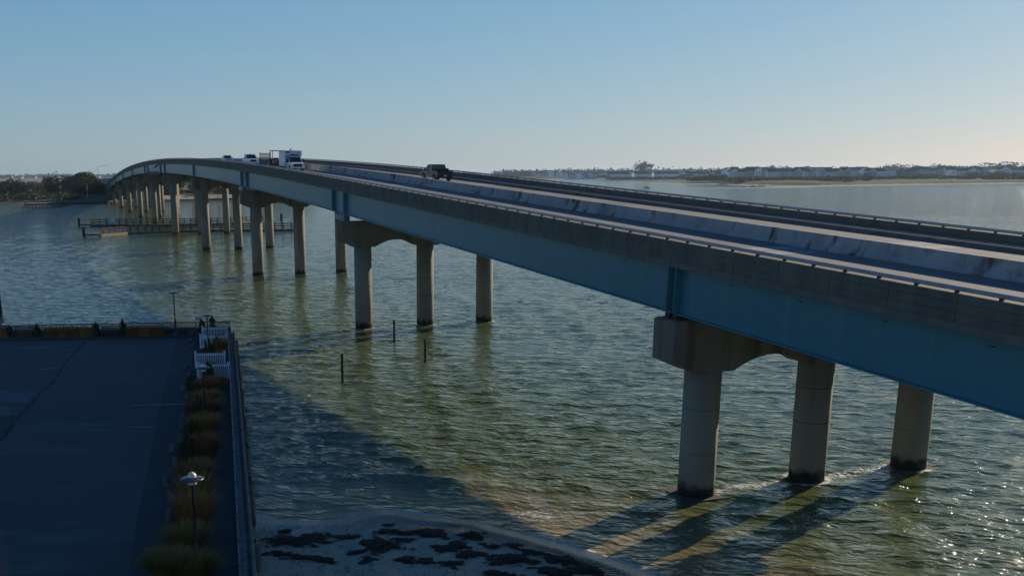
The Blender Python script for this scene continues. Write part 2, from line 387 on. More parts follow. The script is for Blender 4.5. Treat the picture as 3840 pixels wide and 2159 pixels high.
# stiffeners
STF = [.32, -.34, 60.5, 65.2, 118.0, 122.7, 182.6, 244.2, 255.7, 297.8, 310, 369, 427.5, 488.5, 549]
for s in STF:
    for gn in (-1.8,):
        mb = MB(); mb.box(gn-.38, gn-.017, -.03, .03, -2.24, -.004); mb.build('stiffener', blue, bridge, mw=frame(0, s, 0))
# parapet panel: one mesh, shared
def panel_mesh(side):
    s = 1 if side < 0 else -1      # outer face towards -n for the near one
    p = [(0, .302), (0, .60), (.02, .61), (.02, .63), (0, .64), (0, .93), (.02, .94), (.02, .96), (0, .97), (0, 1.22), (.03, 1.25), (.27, 1.25), (.30, 1.22), (.30, .606), (.30, .302)]
    mb = MB(); mb.prism([(x*s, z) for x, z in p], -1.488, 1.488); me = mb.mesh('parapet_panel'); me.materials.append(concrete); return me
pm = {-1: panel_mesh(-1), 1: panel_mesh(1)}
def post_mesh():
    mb = MB(); mb.box(-.05, .05, -.06, .06, 1.252, 1.32); me = mb.mesh('rail_post'); me.materials.append(iron); return me
def rail_mesh():
    mb = MB(); poly = [(.09*math.cos(t), 1.392+.08*math.sin(t)) for t in [2*math.pi*(k+.5)/10 for k in range(10)]]
    mb.prism(poly, -1.72, 1.72); me = mb.mesh('rail_beam'); me.materials.append(alum); return me
pom, rm = post_mesh(), rail_mesh()
def row(name, me, s0, step, ends, limit, ns):
    """places alike pieces along both parapets; the nearest `limit` are parts, the others one joined part"""
    k = int((ST1-s0)/step); rest = MB()
    vv = [v.co.copy() for m_ in [me] if not isinstance(me, dict) for v in m_.vertices]
    for side in (-1, 1):
        m_ = me[side] if isinstance(me, dict) else me
        vv = [v.co.copy() for v in m_.vertices]; ff = [tuple(p.vertices) for p in m_.polygons]
        lim = limit
        for i in range(k):
            st = s0+step*i+step/2; M_ = frame(ns[side], st, 0)
            if i < lim: link(name, m_, parent=bridge, mw=M_)
            else: rest.add([M_ @ v for v in vv], ff)
    if rest.v: rest.build(name+'_row', (me[1] if isinstance(me, dict) else me).materials[0], bridge, kind='stuff')
row('parapet_panel', pm, -61.8, 3.0, 0, 150, {-1: NL, 1: NR})
row('rail_post', pom, -61.8-.62, 1.73, 0, 150, {-1: NL+.15, 1: NR-.15})
row('rail_beam', rm, -61.8-.1, 3.46, 0, 150, {-1: NL+.15, 1: NR-.15})
# far sidewalk with kerb
k = 0
st = -61.8
while st < ST1-6:
    sweep([(15.25, .602), (15.25, .80), (15.30, .84), (NR-.32, .86), (NR-.32, .602)], st+.02, min(st+6.08, ST1)).build('kerb', slabmat, bridge); st += 6.1
# concrete median barrier in segments
seg_me = MB(); seg_me.prism([(-.42, .606), (-.42, .68), (-.22, .93), (-.13, 1.38), (-.10, 1.41), (.10, 1.41), (.13, 1.38), (.22, .93), (.42, .68), (.42, .606)], -3.035, 3.035)
bme = seg_me.mesh('barrier_segment'); bme.materials.append(barrier_m)
st = -61
while st < ST1-3:
    jx = random.uniform(-.025, .025); link('barrier_segment', bme, parent=bridge, mw=frame(6.5+jx, st, 0)); st += 6.1
# piers
def cap_poly(zt):
    p = [(-2.45, zt), (16.6, zt), (16.6, zt-2.0)]
    zc = zt-2.62
    def arch(a, b_, rise, k=10):
        return [(a+(b_-a)*t/k, zc+rise*4*(t/k)*(1-t/k)) for t in range(k+1)]
    p += [(14.14+1.0, zc), (14.14-1.15, zc)]
    p += arch(14.14-1.15, 7.07+1.15, .72)[1:]
    p += [(7.07-1.15, zc)]+arch(7.07-1.15, 1.15, .72)[1:]+[(-1.0, zc), (-2.45, zt-2.0)]
    return p
for kx in range(0, 10):
    st = SPAN*kx; drop = 3.1 if kx in (1, 2) else (2.72 if kx else 2.62)
    zt = zb(st)-drop
    mb = MB(); mb.prism(cap_poly(zt)[::-1], st-.93, st+.93)
    cap = mb.build('pier_cap', capmat, bridge)
    mb = MB(); mb.prism([(-2.40, zt+.002), (16.55, zt+.002), (16.5, zt+.06), (-2.35, zt+.06)][::-1], st-.88, st+.88); mb.build('cap_slab', slabmat, cap)
    for c_ in range(3):
        mb = MB(); mb.tube([(7.07*c_, st, -3), (7.07*c_, st, zt-2.61)], .93, 32); mb.build('column', piermat, cap, smooth=False)
        me = C.objects[-1].data if False else None
        if kx < 2:
            for zz in ((2.3, 4.6) if c_ != 1 else (3.3, 5.2)):
                mb = MB(); mb.tube([(7.07*c_, st, zz), (7.07*c_, st, zz+.035)], .9335, 32); mb.build('form_seam', rusty if c_ == 1 else slabmat, cap)
        if kx < 1:
            mb = MB(); mb.box(7.07*c_-1.22, 7.07*c_+1.22, st-1.22, st+1.22, -1.2, .0); mb.build('footing', timber_d, cap)
    for gn in (-1.8, 2.85, 7.5, 12.15, 16.2):
        mb = MB()
        for sg in (-.32, .32):
            mb.box(gn-.3, gn+.3, st+sg-.2, st+sg+.2, zt+.06, zb(st+sg)-2.31-.003)
            mb.box(gn-.4, gn+.4, st+sg-.28, st+sg+.28, zt+.06, zt+.12)
        mb.build('bearing', blue if kx in (1, 2) else rusty, cap)
        if kx in (1, 2) and gn < 0:
            mb = MB(); mb.box(gn-.25, gn+.25, st+.8, st+3.6, zb(st+2)-3.0, zb(st+2)-2.45); mb.build('hinge_bolster', blue, cap)
for o in C.objects:
    if o.name.startswith('column'):
        me = o.data
        for p in me.polygons: p.use_smooth = len(p.vertices) == 4
# maintenance platform slung under the navigation span
mb = MB()
mb.box(-2.6, -1.2, 256.5, 297, zb(276)-3.05, zb(276)-2.85)
for s in np.arange(257, 297.5, 4.0): mb.box(-2.6, -2.5, s-.06, s+.06, zb(276)-2.85, zb(276)-1.85)
mb.box(-2.6, -2.54, 256.5, 297, zb(276)-1.95, zb(276)-1.85); mb.box(-2.6, -2.54, 256.5, 297, zb(276)-2.42, zb(276)-2.34)
mb.box(-2.58, -2.55, 256.5, 297, zb(276)-2.85, zb(276)-2.5)
mb.build('maintenance_platform', rusty, bridge, label='dark maintenance platform slung under the navigation span')
mb = MB(); mb.add([(-2.33, 261, zb(261)-.02), (-2.33, 292, zb(292)-.02), (-2.33, 276, zb(276)-.95), (-2.28, 261, zb(261)-.02), (-2.28, 292, zb(292)-.02), (-2.28, 276, zb(276)-.95)],
                   [(0, 1, 2), (5, 4, 3), (0, 3, 4, 1), (1, 4, 5, 2), (2, 5, 3, 0)]); mb.build('clearance_board', blue, bridge)
# drain holes under the parapet lip
mb = MB()
for i in range(60):
    s = -18+i*4.6; mb.box(-1.83, -1.818, s-.12, s+.12, zb(s)-.34, zb(s)-.29)
mb.build('bolt_row', rusty, bridge, kind='stuff')
# abutment wall behind the last pier
mb = MB(); mb.box(-3, 18, ST1-1.0, ST1+1.2, .1, zb(ST1)+.55); mb.build('abutment', concrete, bridge)
for nn in (NL, NR-.3):
    sweep([(nn, -3.5), (nn, 1.2), (nn+.3, 1.2), (nn+.3, -3.5)], ST1+1.2, ST1+90).build('approach_wall', concrete, bridge)

# road surface on the deck
def strip(n0, n1, s0, s1, dz, step=3):
    k = max(1, int((s1-s0)/step)); mb = MB()
    for i in range(k+1):
        st = s0+(s1-s0)*i/k; z = zb(st)+dz; mb.v += [tuple(BM @ Vector((n0, st, z))), tuple(BM @ Vector((n1, st, z)))]
    for i in range(k): mb.f.append((2*i, 2*i+1, 2*i+3, 2*i+2))
    return mb
road = strip(NL+.32, 15.24, ST0, ST1+90, .600).build('road', asphalt, kind='structure')
strip(5.60, 5.70, ST0, ST1, .604).build('yellow_line', yellow, road)
strip(7.30, 7.40, ST0, ST1, .604).build('yellow_line', yellow, road)
strip(-.35, -.23, ST0, ST1, .604).build('white_line', white_line, road)
strip(13.7, 13.82, ST0, ST1, .604).build('white_line', white_line, road)
for kx in range(0, 10):
    st = SPAN*kx
    for n0, n1 in ((NL+.33, 6.05), (6.95, 15.2)):
        strip(n0, n1, st-1.5, st+1.5, .604, 3).build('joint_patch', mat('joint_concrete', (.34, .33, .31), .8, (.26, .25, .24), 2) if 'joint_concrete' not in MATS else MATS['joint_concrete'], road)
        strip(n0, n1, st-.06, st+.06, .608, 1).build('expansion_joint', black, road)
#PART2
# ------------------------------------------------------------------ the parking lot and its waterfront
ZL = 2.0
W0 = Vector((-16.55, 92.0, 0)); WD = Vector((.1802, -.9836, 0)); WN = Vector((.9836, .1802, 0))     # along the bulkhead towards the camera; out to the water
FD = Vector((-.996, -.090, 0)); FN = Vector((-.090, .996, 0))                                       # along the far railing; out to the water
def wl(t, o, z=0): return W0+WD*t+WN*o+Vector((0, 0, z))     # bulkhead frame
def fl(t, o, z=0): return W0+FD*t+FN*o+Vector((0, 0, z))
WRZ = math.atan2(WD.x*-1, WD.y*1) + math.pi                       # heading helper
WANG = math.atan2(-WD.x, WD.y)            # rotation that takes +Y onto WD
FANG = math.atan2(-FD.x, FD.y)
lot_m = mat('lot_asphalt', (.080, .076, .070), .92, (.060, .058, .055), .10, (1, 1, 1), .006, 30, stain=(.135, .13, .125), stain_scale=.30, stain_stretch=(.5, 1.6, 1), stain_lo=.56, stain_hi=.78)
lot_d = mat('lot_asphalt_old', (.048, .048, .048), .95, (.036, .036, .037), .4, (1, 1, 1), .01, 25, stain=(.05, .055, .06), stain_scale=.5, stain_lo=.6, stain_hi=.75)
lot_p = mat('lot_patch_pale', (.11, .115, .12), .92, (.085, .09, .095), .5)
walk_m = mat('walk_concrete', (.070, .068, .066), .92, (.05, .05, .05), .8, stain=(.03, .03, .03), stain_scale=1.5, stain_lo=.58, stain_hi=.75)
mulch = mat('mulch_bed', (.028, .020, .015), 1, (.045, .032, .022), 4, (1, 1, 1), .03, 20)
crackm = mat('crack_fill', (.012, .012, .013), 1, (.03, .022, .015), 2)
def poly_sheet(name, pts, z, m, parent=None, **k):
    mb = MB(); mb.add([(p[0], p[1], z) for p in pts], [tuple(range(len(pts)))]); o = mb.build(name, m, parent, **k)
    if o.data.polygons[0].normal.z < 0: o.data.flip_normals()
    return o
near = 100; far_ = 78
def xy(v): return (v.x, v.y)
# body of the lot: a solid block with its own sides
blk = MB(); cor = [xy(wl(0, 0)), xy(wl(near, 0)), (-150, -8), (-150, fl(far_*1.7, 0).y)]
blk.add([(*c, -3) for c in cor]+[(*c, ZL-.012) for c in cor], [(0, 1, 5, 4), (1, 2, 6, 5), (2, 3, 7, 6), (3, 0, 4, 7), (4, 5, 6, 7)])
blk.build('ground', mulch, kind='structure')
def planar(o): return o
edge = [(-20.9, 89.2), (-18.3, 75), (-15.7, 61.0), (-13.3, 48.7), (-11.6, 40), (-10.3, 34), (-8, 22), (-4, 2)]     # seam between the two asphalts
bed = [(-19.2, 89.3), (-17.6, 80.0), (-15.9, 71.0), (-14.2, 62), (-12.9, 55), (-11.6, 48.5), (-10.4, 42.0), (-9.2, 36), (-6.6, 22), (-2.8, 2)]
lot = poly_sheet('parking_lot', edge+[(-150, 2), (-150, 77.6)], ZL-.004, lot_m, kind='structure')
poly_sheet('old_asphalt', bed+edge[::-1], ZL-.004, lot_d, lot)
for n_, p_, z_, m_ in (('patch', [(-40, 66.9), (-25.4, 66.8), (-25.2, 64.4), (-24.7, 63.3), (-40, 63.4)], ZL, lot_p),
        ('patch', [(-24.6, 59.8), (-24.1, 59.9), (-23.0, 56.2), (-22.9, 53.2), (-24.5, 51.5), (-30, 50)], ZL, lot_d),
        ('patch', [(-60, 62.9), (-26, 62.9), (-24.6, 60), (-33, 56), (-60, 55)], ZL, lot_p)):
    poly_sheet(n_, p_, z_, m_, lot)
poly_sheet('painted_line', [(-17.8, 62.25), (-14.0, 62.65), (-14.0, 62.75), (-17.8, 62.35)], ZL+.004, white_line, lot)
poly_sheet('painted_line', [(-28.2, 74.8), (-26.9, 74.95), (-26.9, 75.05), (-28.2, 74.9)], ZL+.004, white_line, lot)
poly_sheet('painted_line', [(-16.4, 56.6), (-14.9, 56.75), (-14.9, 56.83), (-16.4, 56.68)], ZL+.004, white_line, lot)
ck = [(-28.7, 88.2), (-28.2, 84.5), (-27.5, 80), (-26.9, 76.5), (-26.2, 73.5), (-25.6, 70.6), (-25.2, 68.3), (-25.3, 67.3), (-24.9, 65.5), (-24.5, 63), (-24.1, 61.0), (-23.7, 58), (-23.0, 55), (-22.3, 50), (-21, 43), (-19, 36)]
mb = MB()
for (x0, y0), (x1, y1) in zip(ck[:-1], ck[1:]):
    k = 6
    for i in range(k):
        a0, a1 = i/k, (i+1)/k; w0, w1 = .05+.05*random.random(), .05+.05*random.random(); j = lambda a: math.sin((y0+(y1-y0)*a)*3)*.07
        mb.add([(x0+(x1-x0)*a0-w0+j(a0), y0+(y1-y0)*a0, ZL+.003), (x0+(x1-x0)*a0+w0+j(a0), y0+(y1-y0)*a0, ZL+.003), (x0+(x1-x0)*a1+w1+j(a1), y0+(y1-y0)*a1, ZL+.003), (x0+(x1-x0)*a1-w1+j(a1), y0+(y1-y0)*a1, ZL+.003)], [(0, 1, 2, 3)])
mb.build('crack', crackm, lot)
# walkway slabs along the bulkhead and along the far railing
pv = link('pavement', None, kind='structure')
k = 0
for i in range(42):
    t0 = -.0+i*2.4; mb = MB(); q = Matrix.Translation(wl(t0, 0)) @ Matrix.Rotation(WANG, 4, 'Z')
    mb.box(.32, 2.0, .012, 2.388, ZL-.05, ZL+.03+random.uniform(-.004, .004), q); mb.build('paving_slab', walk_m, pv)
for i in range(26):
    t0 = i*2.4; mb = MB(); q = Matrix.Translation(fl(t0, 0)) @ Matrix.Rotation(FANG, 4, 'Z')
    mb.box(.22+1.4*0, 1.5, .012+(2.05 if i == 0 else 0), 2.388, ZL-.05, ZL+.03+random.uniform(-.004, .004), Matrix.Translation(fl(t0, 0)) @ Matrix.Rotation(FANG, 4, 'Z') @ Matrix.Scale(-1, 4, (1, 0, 0))); 
    me = mb.mesh('s'); me.flip_normals(); link('paving_slab', me, walk_m, pv)
# timber bulkhead along the right, sheet planks, round waler
bh = thing('bulkhead', 'long grey timber bulkhead with round waler between walkway and beach', 'seawall', wl(0, 0), WANG)
# local frame: +Y along the wall towards the camera, +X points inland (left)
for i in range(40):
    y0 = i*2.6; mb = MB(); mb.box(-.02, .30, y0+.008, y0+2.592, ZL-.02, ZL+.16+random.uniform(-.006, .006)); mb.build('cap_board', timber_g, bh)
    mb = MB(); mb.tube([(-.22, y0+.01, ZL-.02), (-.22, y0+2.59, ZL-.02+random.uniform(-.01, .01))], .115, 12); mb.build('waler', timber_g, bh, smooth=False)
mb = MB()
for i in range(400):
    y0 = i*.26; mb.box(-.10, -.03, y0+.006, y0+.254, -1.2, ZL-.03)
mb.build('plank_row', timber_g, bh, kind='stuff')
for i in range(14):
    mb = MB(); y0 = 3+i*7.4; mb.tube([(-.46, y0, -1.5), (-.46, y0, ZL-.25)], .14, 10); mb.build('pile', timber_g, bh)
# far timber wall under the railing
fw = thing('seawall', 'dark timber seawall under the iron railing at the far edge of the lot', 'seawall', fl(0, 0), FANG)
def Fx(x): return x     # local: +Y along FD, +X = -FN? (checked below)
for i in range(30):
    y0 = i*2.6; mb = MB(); mb.box(-.15, .15, y0+.008, y0+2.592, -1.5, ZL+.42+random.uniform(-.004, .004)); mb.build('wall_panel', timber_d, fw)
    mb = MB(); mb.box(-.2, .2, y0+.008, y0+2.592, ZL+.425, ZL+.49); mb.build('cap_board', walk_m, fw)
# railings
def railing(label, org, ang, length, z0, panel=2.5, hgt=.60, group='waterfront railings'):
    r_ = thing('railing', label, 'railing', org, ang, group)
    k = int(length/panel)
    pk = MB(); pk.box(-.026, .026, -.026, .026, .09, hgt-.04); pme = pk.mesh('picket'); pme.materials.append(iron)
    npk = 0; rest = MB()
    for i in range(k):
        y0 = i*panel
        for nm, za, zb_ in (('top_rail', hgt-.04, hgt), ('bottom_rail', .05, .09)):
            mb = MB(); mb.box(-.035, .035, y0+.03, y0+panel-.03, z0+za-.015, z0+zb_+.015); mb.build(nm, iron, r_)
        mb = MB(); mb.box(-.035, .035, y0-.035, y0+.035, z0, z0+hgt+.04); mb.build('post', iron, r_)
        for j in range(1, 20):
            yy = y0+j*panel/20
            if npk < 290: link('picket', pme, parent=r_, loc=(0, yy, z0)); npk += 1
            else: rest.box(-.012, .012, yy-.012, yy+.012, z0+.09, z0+hgt-.04)
    if rest.v: rest.build('picket_row', iron, r_, kind='stuff')
railing('black iron picket railing along the far water edge of the parking lot', fl(.1, 0), FANG, 70, ZL+.49)
railing('black iron picket railing running along the walkway beside the right bulkhead', wl(.1, -.28), WANG, 92, ZL+.03, hgt=1.0)

# lamps
def make_lamp():
    r_ = thing('street_lamp', '', 'street lamp', group='globe lamps along the waterfront')
    mb = MB(); mb.lathe([(.0, 0), (.15, 0), (.15, .05), (.105, .08), (.095, .85), (.125, .87), (.125, .93), (.07, 1.0)], 14); mb.build('base', iron, r_, smooth=True)
    mb = MB(); mb.lathe([(.062, 1.0), (.045, 3.22), (.09, 3.25), (.10, 3.30)], 12); mb.build('pole', iron, r_, smooth=True)
    mb = MB(); mb.lathe([(.10, 3.30), (.165, 3.32), (.155, 3.46), (.13, 3.50)], 18); mb.build('collar', globe_m, r_, smooth=True)
    mb = MB(); mb.lathe([(.14, 3.50), (.40, 3.49), (.44, 3.52), (.40, 3.545), (.22, 3.58), (.16, 3.60)], 28); mb.build('brim', mat('lamp_brim', (.09, .09, .10), .35, metal=.6) if 'lamp_brim' not in MATS else MATS['lamp_brim'], r_, smooth=True)
    mb = MB(); mb.lathe([(.165*math.cos(a), 3.60+.18*math.sin(a)) for a in [i*math.pi/2/7 for i in range(8)]], 20); mb.build('globe', globe_m, r_, smooth=True)
    mb = MB(); mb.lathe([(.02, 3.77), (.012, 3.84), (.0, 3.86)], 8); mb.build('finial', iron, r_)
    return r_
lamp0 = make_lamp()
for i, (x, y, lb) in enumerate(((-8.0, 35.1, 'nearest globe lamp, standing tall in the golden grass by the boardwalk'), (-11.9, 56.6, 'globe lamp rising beside the nearer pair of white picket fences'),
        (-15.9, 78.2, 'globe lamp between the white fence pairs, left of the standing person'), (-21.4, 90.8, 'farthest globe lamp, alone against the water on a concrete block'))):
    o = lamp0 if i == 0 else copy_tree(lamp0); o.location = (x, y, ZL+(.0 if i < 3 else .35)); o['label'] = lb
mb = MB(); mb.box(-.32, .32, -.3, .3, 0, .35); tag(mb.build('pedestal', walk_m, loc=(-21.4, 90.8, ZL), rot=(0, 0, FANG)), 'square concrete block under the farthest lamp', 'pedestal')
mb = MB(); mb.box(-.32, .32, -.3, .3, 0, .5); tag(mb.build('planter_box', walk_m, loc=(-19.9, 90.4, ZL), rot=(0, 0, FANG)), 'low square concrete bin between lamp and white fence', 'planter')

# white picket fences
def make_fence(wd):
    r_ = thing('picket_fence', '', 'fence', group='white picket fences across the planting bed')
    for sx in (-wd/2, wd/2):
        mb = MB(); mb.box(sx-.06, sx+.06, -.06, .06, 0, 1.22); mb.box(sx-.075, sx+.075, -.075, .075, 1.22, 1.26); mb.build('post', white, r_)
    for z in (.14, .95):
        mb = MB(); mb.box(-wd/2+.06, wd/2-.06, -.02, .02, z, z+.09); mb.build('rail', white, r_)
    pk = MB(); pk.box(-.03, .03, -.035, -.021, .06, 1.10); pk.add([(-.03, -.035, 1.10), (.03, -.035, 1.10), (.03, -.021, 1.10), (-.03, -.021, 1.10), (0, -.028, 1.15)], [(0, 1, 4), (1, 2, 4), (2, 3, 4), (3, 0, 4)])
    pm_ = pk.mesh('picket'); pm_.materials.append(white)
    for i in range(15): link('picket', pm_, parent=r_, loc=(-wd/2+.14+i*(wd-.28)/14, 0, 0))
    return r_
fa = math.atan2(.181, .983)*.4
f0 = make_fence(2.2)
for i, (x, y, sc, lb) in enumerate(((-14.1, 70.55, 1.0, 'nearest white picket fence, crossing the planting bed behind the second lamp'), (-15.2, 75.1, 1, 'white picket fence with a dark conifer poking through its middle'),
        (-16.55, 83.6, 1, 'white picket fence with golden grass in front of its middle'), (-17.3, 88.2, 1, 'farthest white picket fence, closest to the standing person'))):
    o = f0 if i == 0 else copy_tree(f0); o.location = (x, y, ZL); o.rotation_euler = (0, 0, fa); o['label'] = lb

# wheel stops: weathered timbers
ws_p = [(-18.9, 87.4), (-18.2, 84.8), (-16.6, 74.6), (-15.7, 71.6), (-15.3, 69.5), (-15.1, 66.9), (-14.3, 64.5), (-13.4, 59.2), (-12.9, 56.7), (-12.4, 53.8), (-12.3, 51.5), (-11.5, 48.9), (-11.3, 45.8), (-10.5, 43.4), (-10.0, 40.9), (-9.4, 38.1)]
wsm = MB(); wsm.box(-.11, .11, -.95, .95, 0, .15); wme = wsm.mesh('wheel_stop'); wme.materials.append(mat('wheel_stop', (.13, .115, .10), .95, (.08, .07, .06), 3))
ordn = ['farthest', 'second farthest', 'third farthest', 'fourth farthest', 'fifth farthest', 'sixth farthest', 'seventh farthest', 'eighth farthest', 'eighth nearest', 'seventh nearest', 'sixth nearest', 'fifth nearest', 'fourth nearest', 'third nearest', 'second nearest', 'nearest']
for i, (x, y) in enumerate(ws_p):
    o = link('wheel_stop', wme, loc=(x-.45, y, ZL), rot=(0, 0, WANG+random.uniform(-.12, .12)+(0.22 if i == 11 else 0)))
    tag(o, ordn[i]+' weathered timber wheel stop in the row along the planting bed', 'wheel stop', 'timber wheel stops at the lot edge')

# ------------------------------------------------------------------ vegetation
def leafmat(name, c1, c2, sc=.8):
    return mat(name, c1, .9, c2, sc, (1, 1, 1), spec=.15)
gold = leafmat('golden_grass', (.50, .23, .065), (.30, .155, .05), 1.2)
golddk = leafmat('brown_grass', (.38, .15, .06), (.20, .095, .04), 1.2)
green_g = leafmat('green_grass', (.22, .15, .04), (.34, .20, .06), 1.2)
conif = leafmat('dark_conifer', (.03, .055, .026), (.045, .075, .032), 2)
def blades(n, rad, hgt, spread, wd=.016, seed=0):
    rg = np.random.default_rng(seed); V = []; Fc = []
    for i in range(n):
        a = rg.random()*6.28; r = rad*math.sqrt(rg.random()); x, y = r*math.cos(a), r*math.sin(a)
        a2 = a+rg.normal()*.5; h = hgt*(.55+.5*rg.random()); sp = spread*(.3+.9*rg.random())
        px, py = -math.sin(a2)*wd, math.cos(a2)*wd; o = len(V)
        for t, wv in ((0, 1), (.45, .9), (.8, .7), (1, .15)):
            zz = h*(t-.18*t*t*sp/spread); d_ = sp*t*t
            cx_, cy_ = x+math.cos(a2)*d_, y+math.sin(a2)*d_
            V += [(cx_-px*wv, cy_-py*wv, zz), (cx_+px*wv, cy_+py*wv, zz)]
        for j in range(3): Fc.append((o+2*j, o+2*j+1, o+2*j+3, o+2*j+2))
    return np.array(V), np.array(Fc)
def grass(x, y, m, lb, n=700, rad=.45, hgt=1.4, spread=.55, seed=0, group='ornamental grasses in the planting bed', sx=1, sy=1):
    V, Fc = blades(n, rad, hgt, spread, seed=seed); V[:, 0] *= sx; V[:, 1] *= sy
    o = npmesh('ornamental_grass', V, Fc, m, smooth=False); o.location = (x, y, ZL-.02)
    return tag(o, lb, 'ornamental grass', group)
def conifer(x, y, h, r, lb, z=ZL, seed=0):
    t = thing('conifer_shrub', lb, 'shrub', (x, y, z), 0, 'dark conifers in the planting beds')
    rg = np.random.default_rng(seed); V = []; Fc = []
    for i in range(900):
        ld = int(rg.integers(5)); lo_ = (ld*.37+seed) % 1; hl = h*(.62+.38*lo_) if ld else h; ox_, oy_ = (0, 0) if ld == 0 else (r*.6*math.cos(ld*1.7+seed), r*.6*math.sin(ld*1.7+seed))
        u = rg.random()**.8; zz = hl*(.05+.93*u); rr_ = r*.62*(1-u)**.75*(.3+.9*rg.random()); a = rg.random()*6.28
        c = np.array([ox_*u**.5+rr_*math.cos(a), oy_*u**.5+rr_*math.sin(a), zz]); up = np.array([math.cos(a)*.35, math.sin(a)*.35, 1])*(.12+.14*rg.random()); sd = np.array([-math.sin(a), math.cos(a), 0])*.035
        o = len(V); V += [c-sd, c+sd, c+up]; Fc.append((o, o+1, o+2))
    me = bpy.data.meshes.new('foliage'); me.from_pydata([tuple(v) for v in V], [], Fc); link('foliage', me, conif, t)
    mb = MB(); mb.tube([(0, 0, 0), (0, 0, h*.7)], [.05, .02], 6); mb.build('trunk', timber_d, t)
    return t
# the right-hand bed, far to near
G = [(-16.4, 86.0, golddk, 'russet grass clump between the two farthest white fences', .35, 1.0), (-15.5, 80.9, gold, 'tall golden grass plume in front of the farther fence pair', .40, 1.45),
     (-15.1, 78.4, green_g, 'low green grass between the two fence pairs', .35, .9),
     (-14.7, 72.8, golddk, 'brown grass clump inside the nearer fence pair', .5, 1.0), (-13.5, 67.6, gold, 'golden grass mound just in front of the nearest fence', .55, .95),
     (-13.2, 64.3, golddk, 'russet grass mound left of the boardwalk below the nearest fence', .6, 1.4), (-12.9, 61.2, gold, 'wide tan grass mound behind the second lamp', .7, 1.5),
     (-12.3, 58.2, golddk, 'tall brown grass mound beside the middle wheel stops', .8, 1.6), (-11.4, 53.8, gold, 'tan grass mound beside a dark conifer', .7, 1.5),
     (-10.75, 49.2, golddk, 'rounded russet grass mound in the middle of the bed', .75, 1.6), (-10.1, 45.6, gold, 'golden grass mound behind the nearest lamp globe', .65, 1.5),
     (-9.4, 41.6, gold, 'bright golden grass to the right of the nearest lamp', .6, 1.9), (-8.9, 38.9, gold, 'tall golden grass right behind the nearest lamp pole', .6, 1.8),
     (-8.5, 36.4, green_g, 'green gold grass at the foot of the nearest lamp', .6, 1.5), (-8.0, 33.9, green_g, 'yellow green grass clump at the bottom edge beside the boardwalk', .7, 1.3), (-8.9, 34.2, green_g, 'dark green grass clump at the bottom edge beside the asphalt', .6, 1.2)]
for i, (x, y, m, lb, r_, h_) in enumerate(G): grass(x+.12*math.sin(i*2.3), y, m, lb, n=int(1000*(r_/.6)**2), rad=r_*.8, hgt=h_*(1+.12*math.sin(i*1.7)), spread=.85, seed=i)
for i, (x, y, h_, r_, lb) in enumerate(((-15.5, 76.6, 1.9, .5, 'dark conifer standing in the middle of the nearer fences'), (-14.2, 69.2, 1.5, .6, 'low dark conifer just before the nearest white fence'), (-15.9, 81.6, 1.3, .4, 'small dark conifer below the third lamp'),
        (-12.2, 56.0, 2.0, .42, 'narrow dark conifer among russet grass mounds'), (-11.9, 53.0, 1.3, .6, 'spreading dark conifer beside the middle wheel stops'), (-11.2, 48.3, 1.9, .5, 'dark conifer left of the rounded russet grass mound'), (-10.8, 46.3, 1.2, .6, 'dark conifer just above the nearest lamp globe'), (-14.7, 66.0, 1.2, .5, 'dark conifer left of the second lamp pole'))): conifer(x, y, h_, r_, lb, seed=50+i)
# the far bed under the railing
FB = [(-36.9, 90.3, 0, 'g'), (-36.3, 90.0, 1.0, 'c'), (-33.9, 90.3, 1.1, 'c'), (-32.6, 90.2, 0, 'g'), (-31.4, 90.1, 0, 'g'), (-30.4, 90.2, 0, 'g'), (-29.4, 90.2, 0, 'g'), (-28.5, 90.2, 1.3, 'c'), (-26.1, 90.5, 1.5, 'c'), (-25.2, 90.5, 0, 'g'), (-24.1, 90.5, 0, 'g'), (-22.9, 90.5, 0, 'g'), (-18.9, 90.5, 1.5, 'c'), (-17.9, 90.4, 1.0, 'c')]
gl = ['at the far left edge', '', '', 'right of the second conifer', 'in the middle of the left group', 'tallest in the left group', 'just left of the third conifer', '', '', 'just right of the fourth conifer', 'midway between conifer and lamp', 'nearest to the farthest lamp']
cl = {1: 'at the far left under the railing', 2: 'second from left under the railing', 7: 'ending the long row of brown grass under the railing', 8: 'between two runs of brown grass under the railing', 12: 'in the corner behind the farthest fence', 13: 'low beside the person'}
for i, (x, y, h_, t) in enumerate(FB):
    if t == 'g': grass(x, y, golddk if i % 2 else gold, 'brown grass clump under the far railing, '+gl[i], n=900, rad=.5, hgt=1.05, spread=.35, seed=80+i, group='grasses under the far railing', sx=1.2)
    else: conifer(x, y, h_, .38, 'dark conifer '+cl[i], seed=100+i)
# low bench-like rails in the gaps of the far bed
for i, (x0, x1, lb) in enumerate(((-36.0, -34.2, 'low dark slatted bench left under the far railing'), (-28.1, -26.4, 'low dark slatted bench between conifers under the far railing'))):
    b_ = thing('bench', lb, 'bench', ((x0+x1)/2, 90.2, ZL), FANG-math.pi/2); wdt = (x1-x0)/2-.05
    for j in range(3):
        mb = MB(); mb.box(-wdt, wdt, -.25+.17*j, -.13+.17*j, .42, .46); mb.build('seat_slat', timber_d, b_)
    for z in (.58, .72, .86):
        mb = MB(); mb.box(-wdt, wdt, .28, .31, z, z+.09); mb.build('back_slat', timber_d, b_)
    for sx in (-wdt+.1, wdt-.1):
        mb = MB(); mb.box(sx-.03, sx+.03, -.22, .22, 0, .42); mb.box(sx-.03, sx+.03, .23, .28, .0, .95); mb.build('leg', iron, b_)

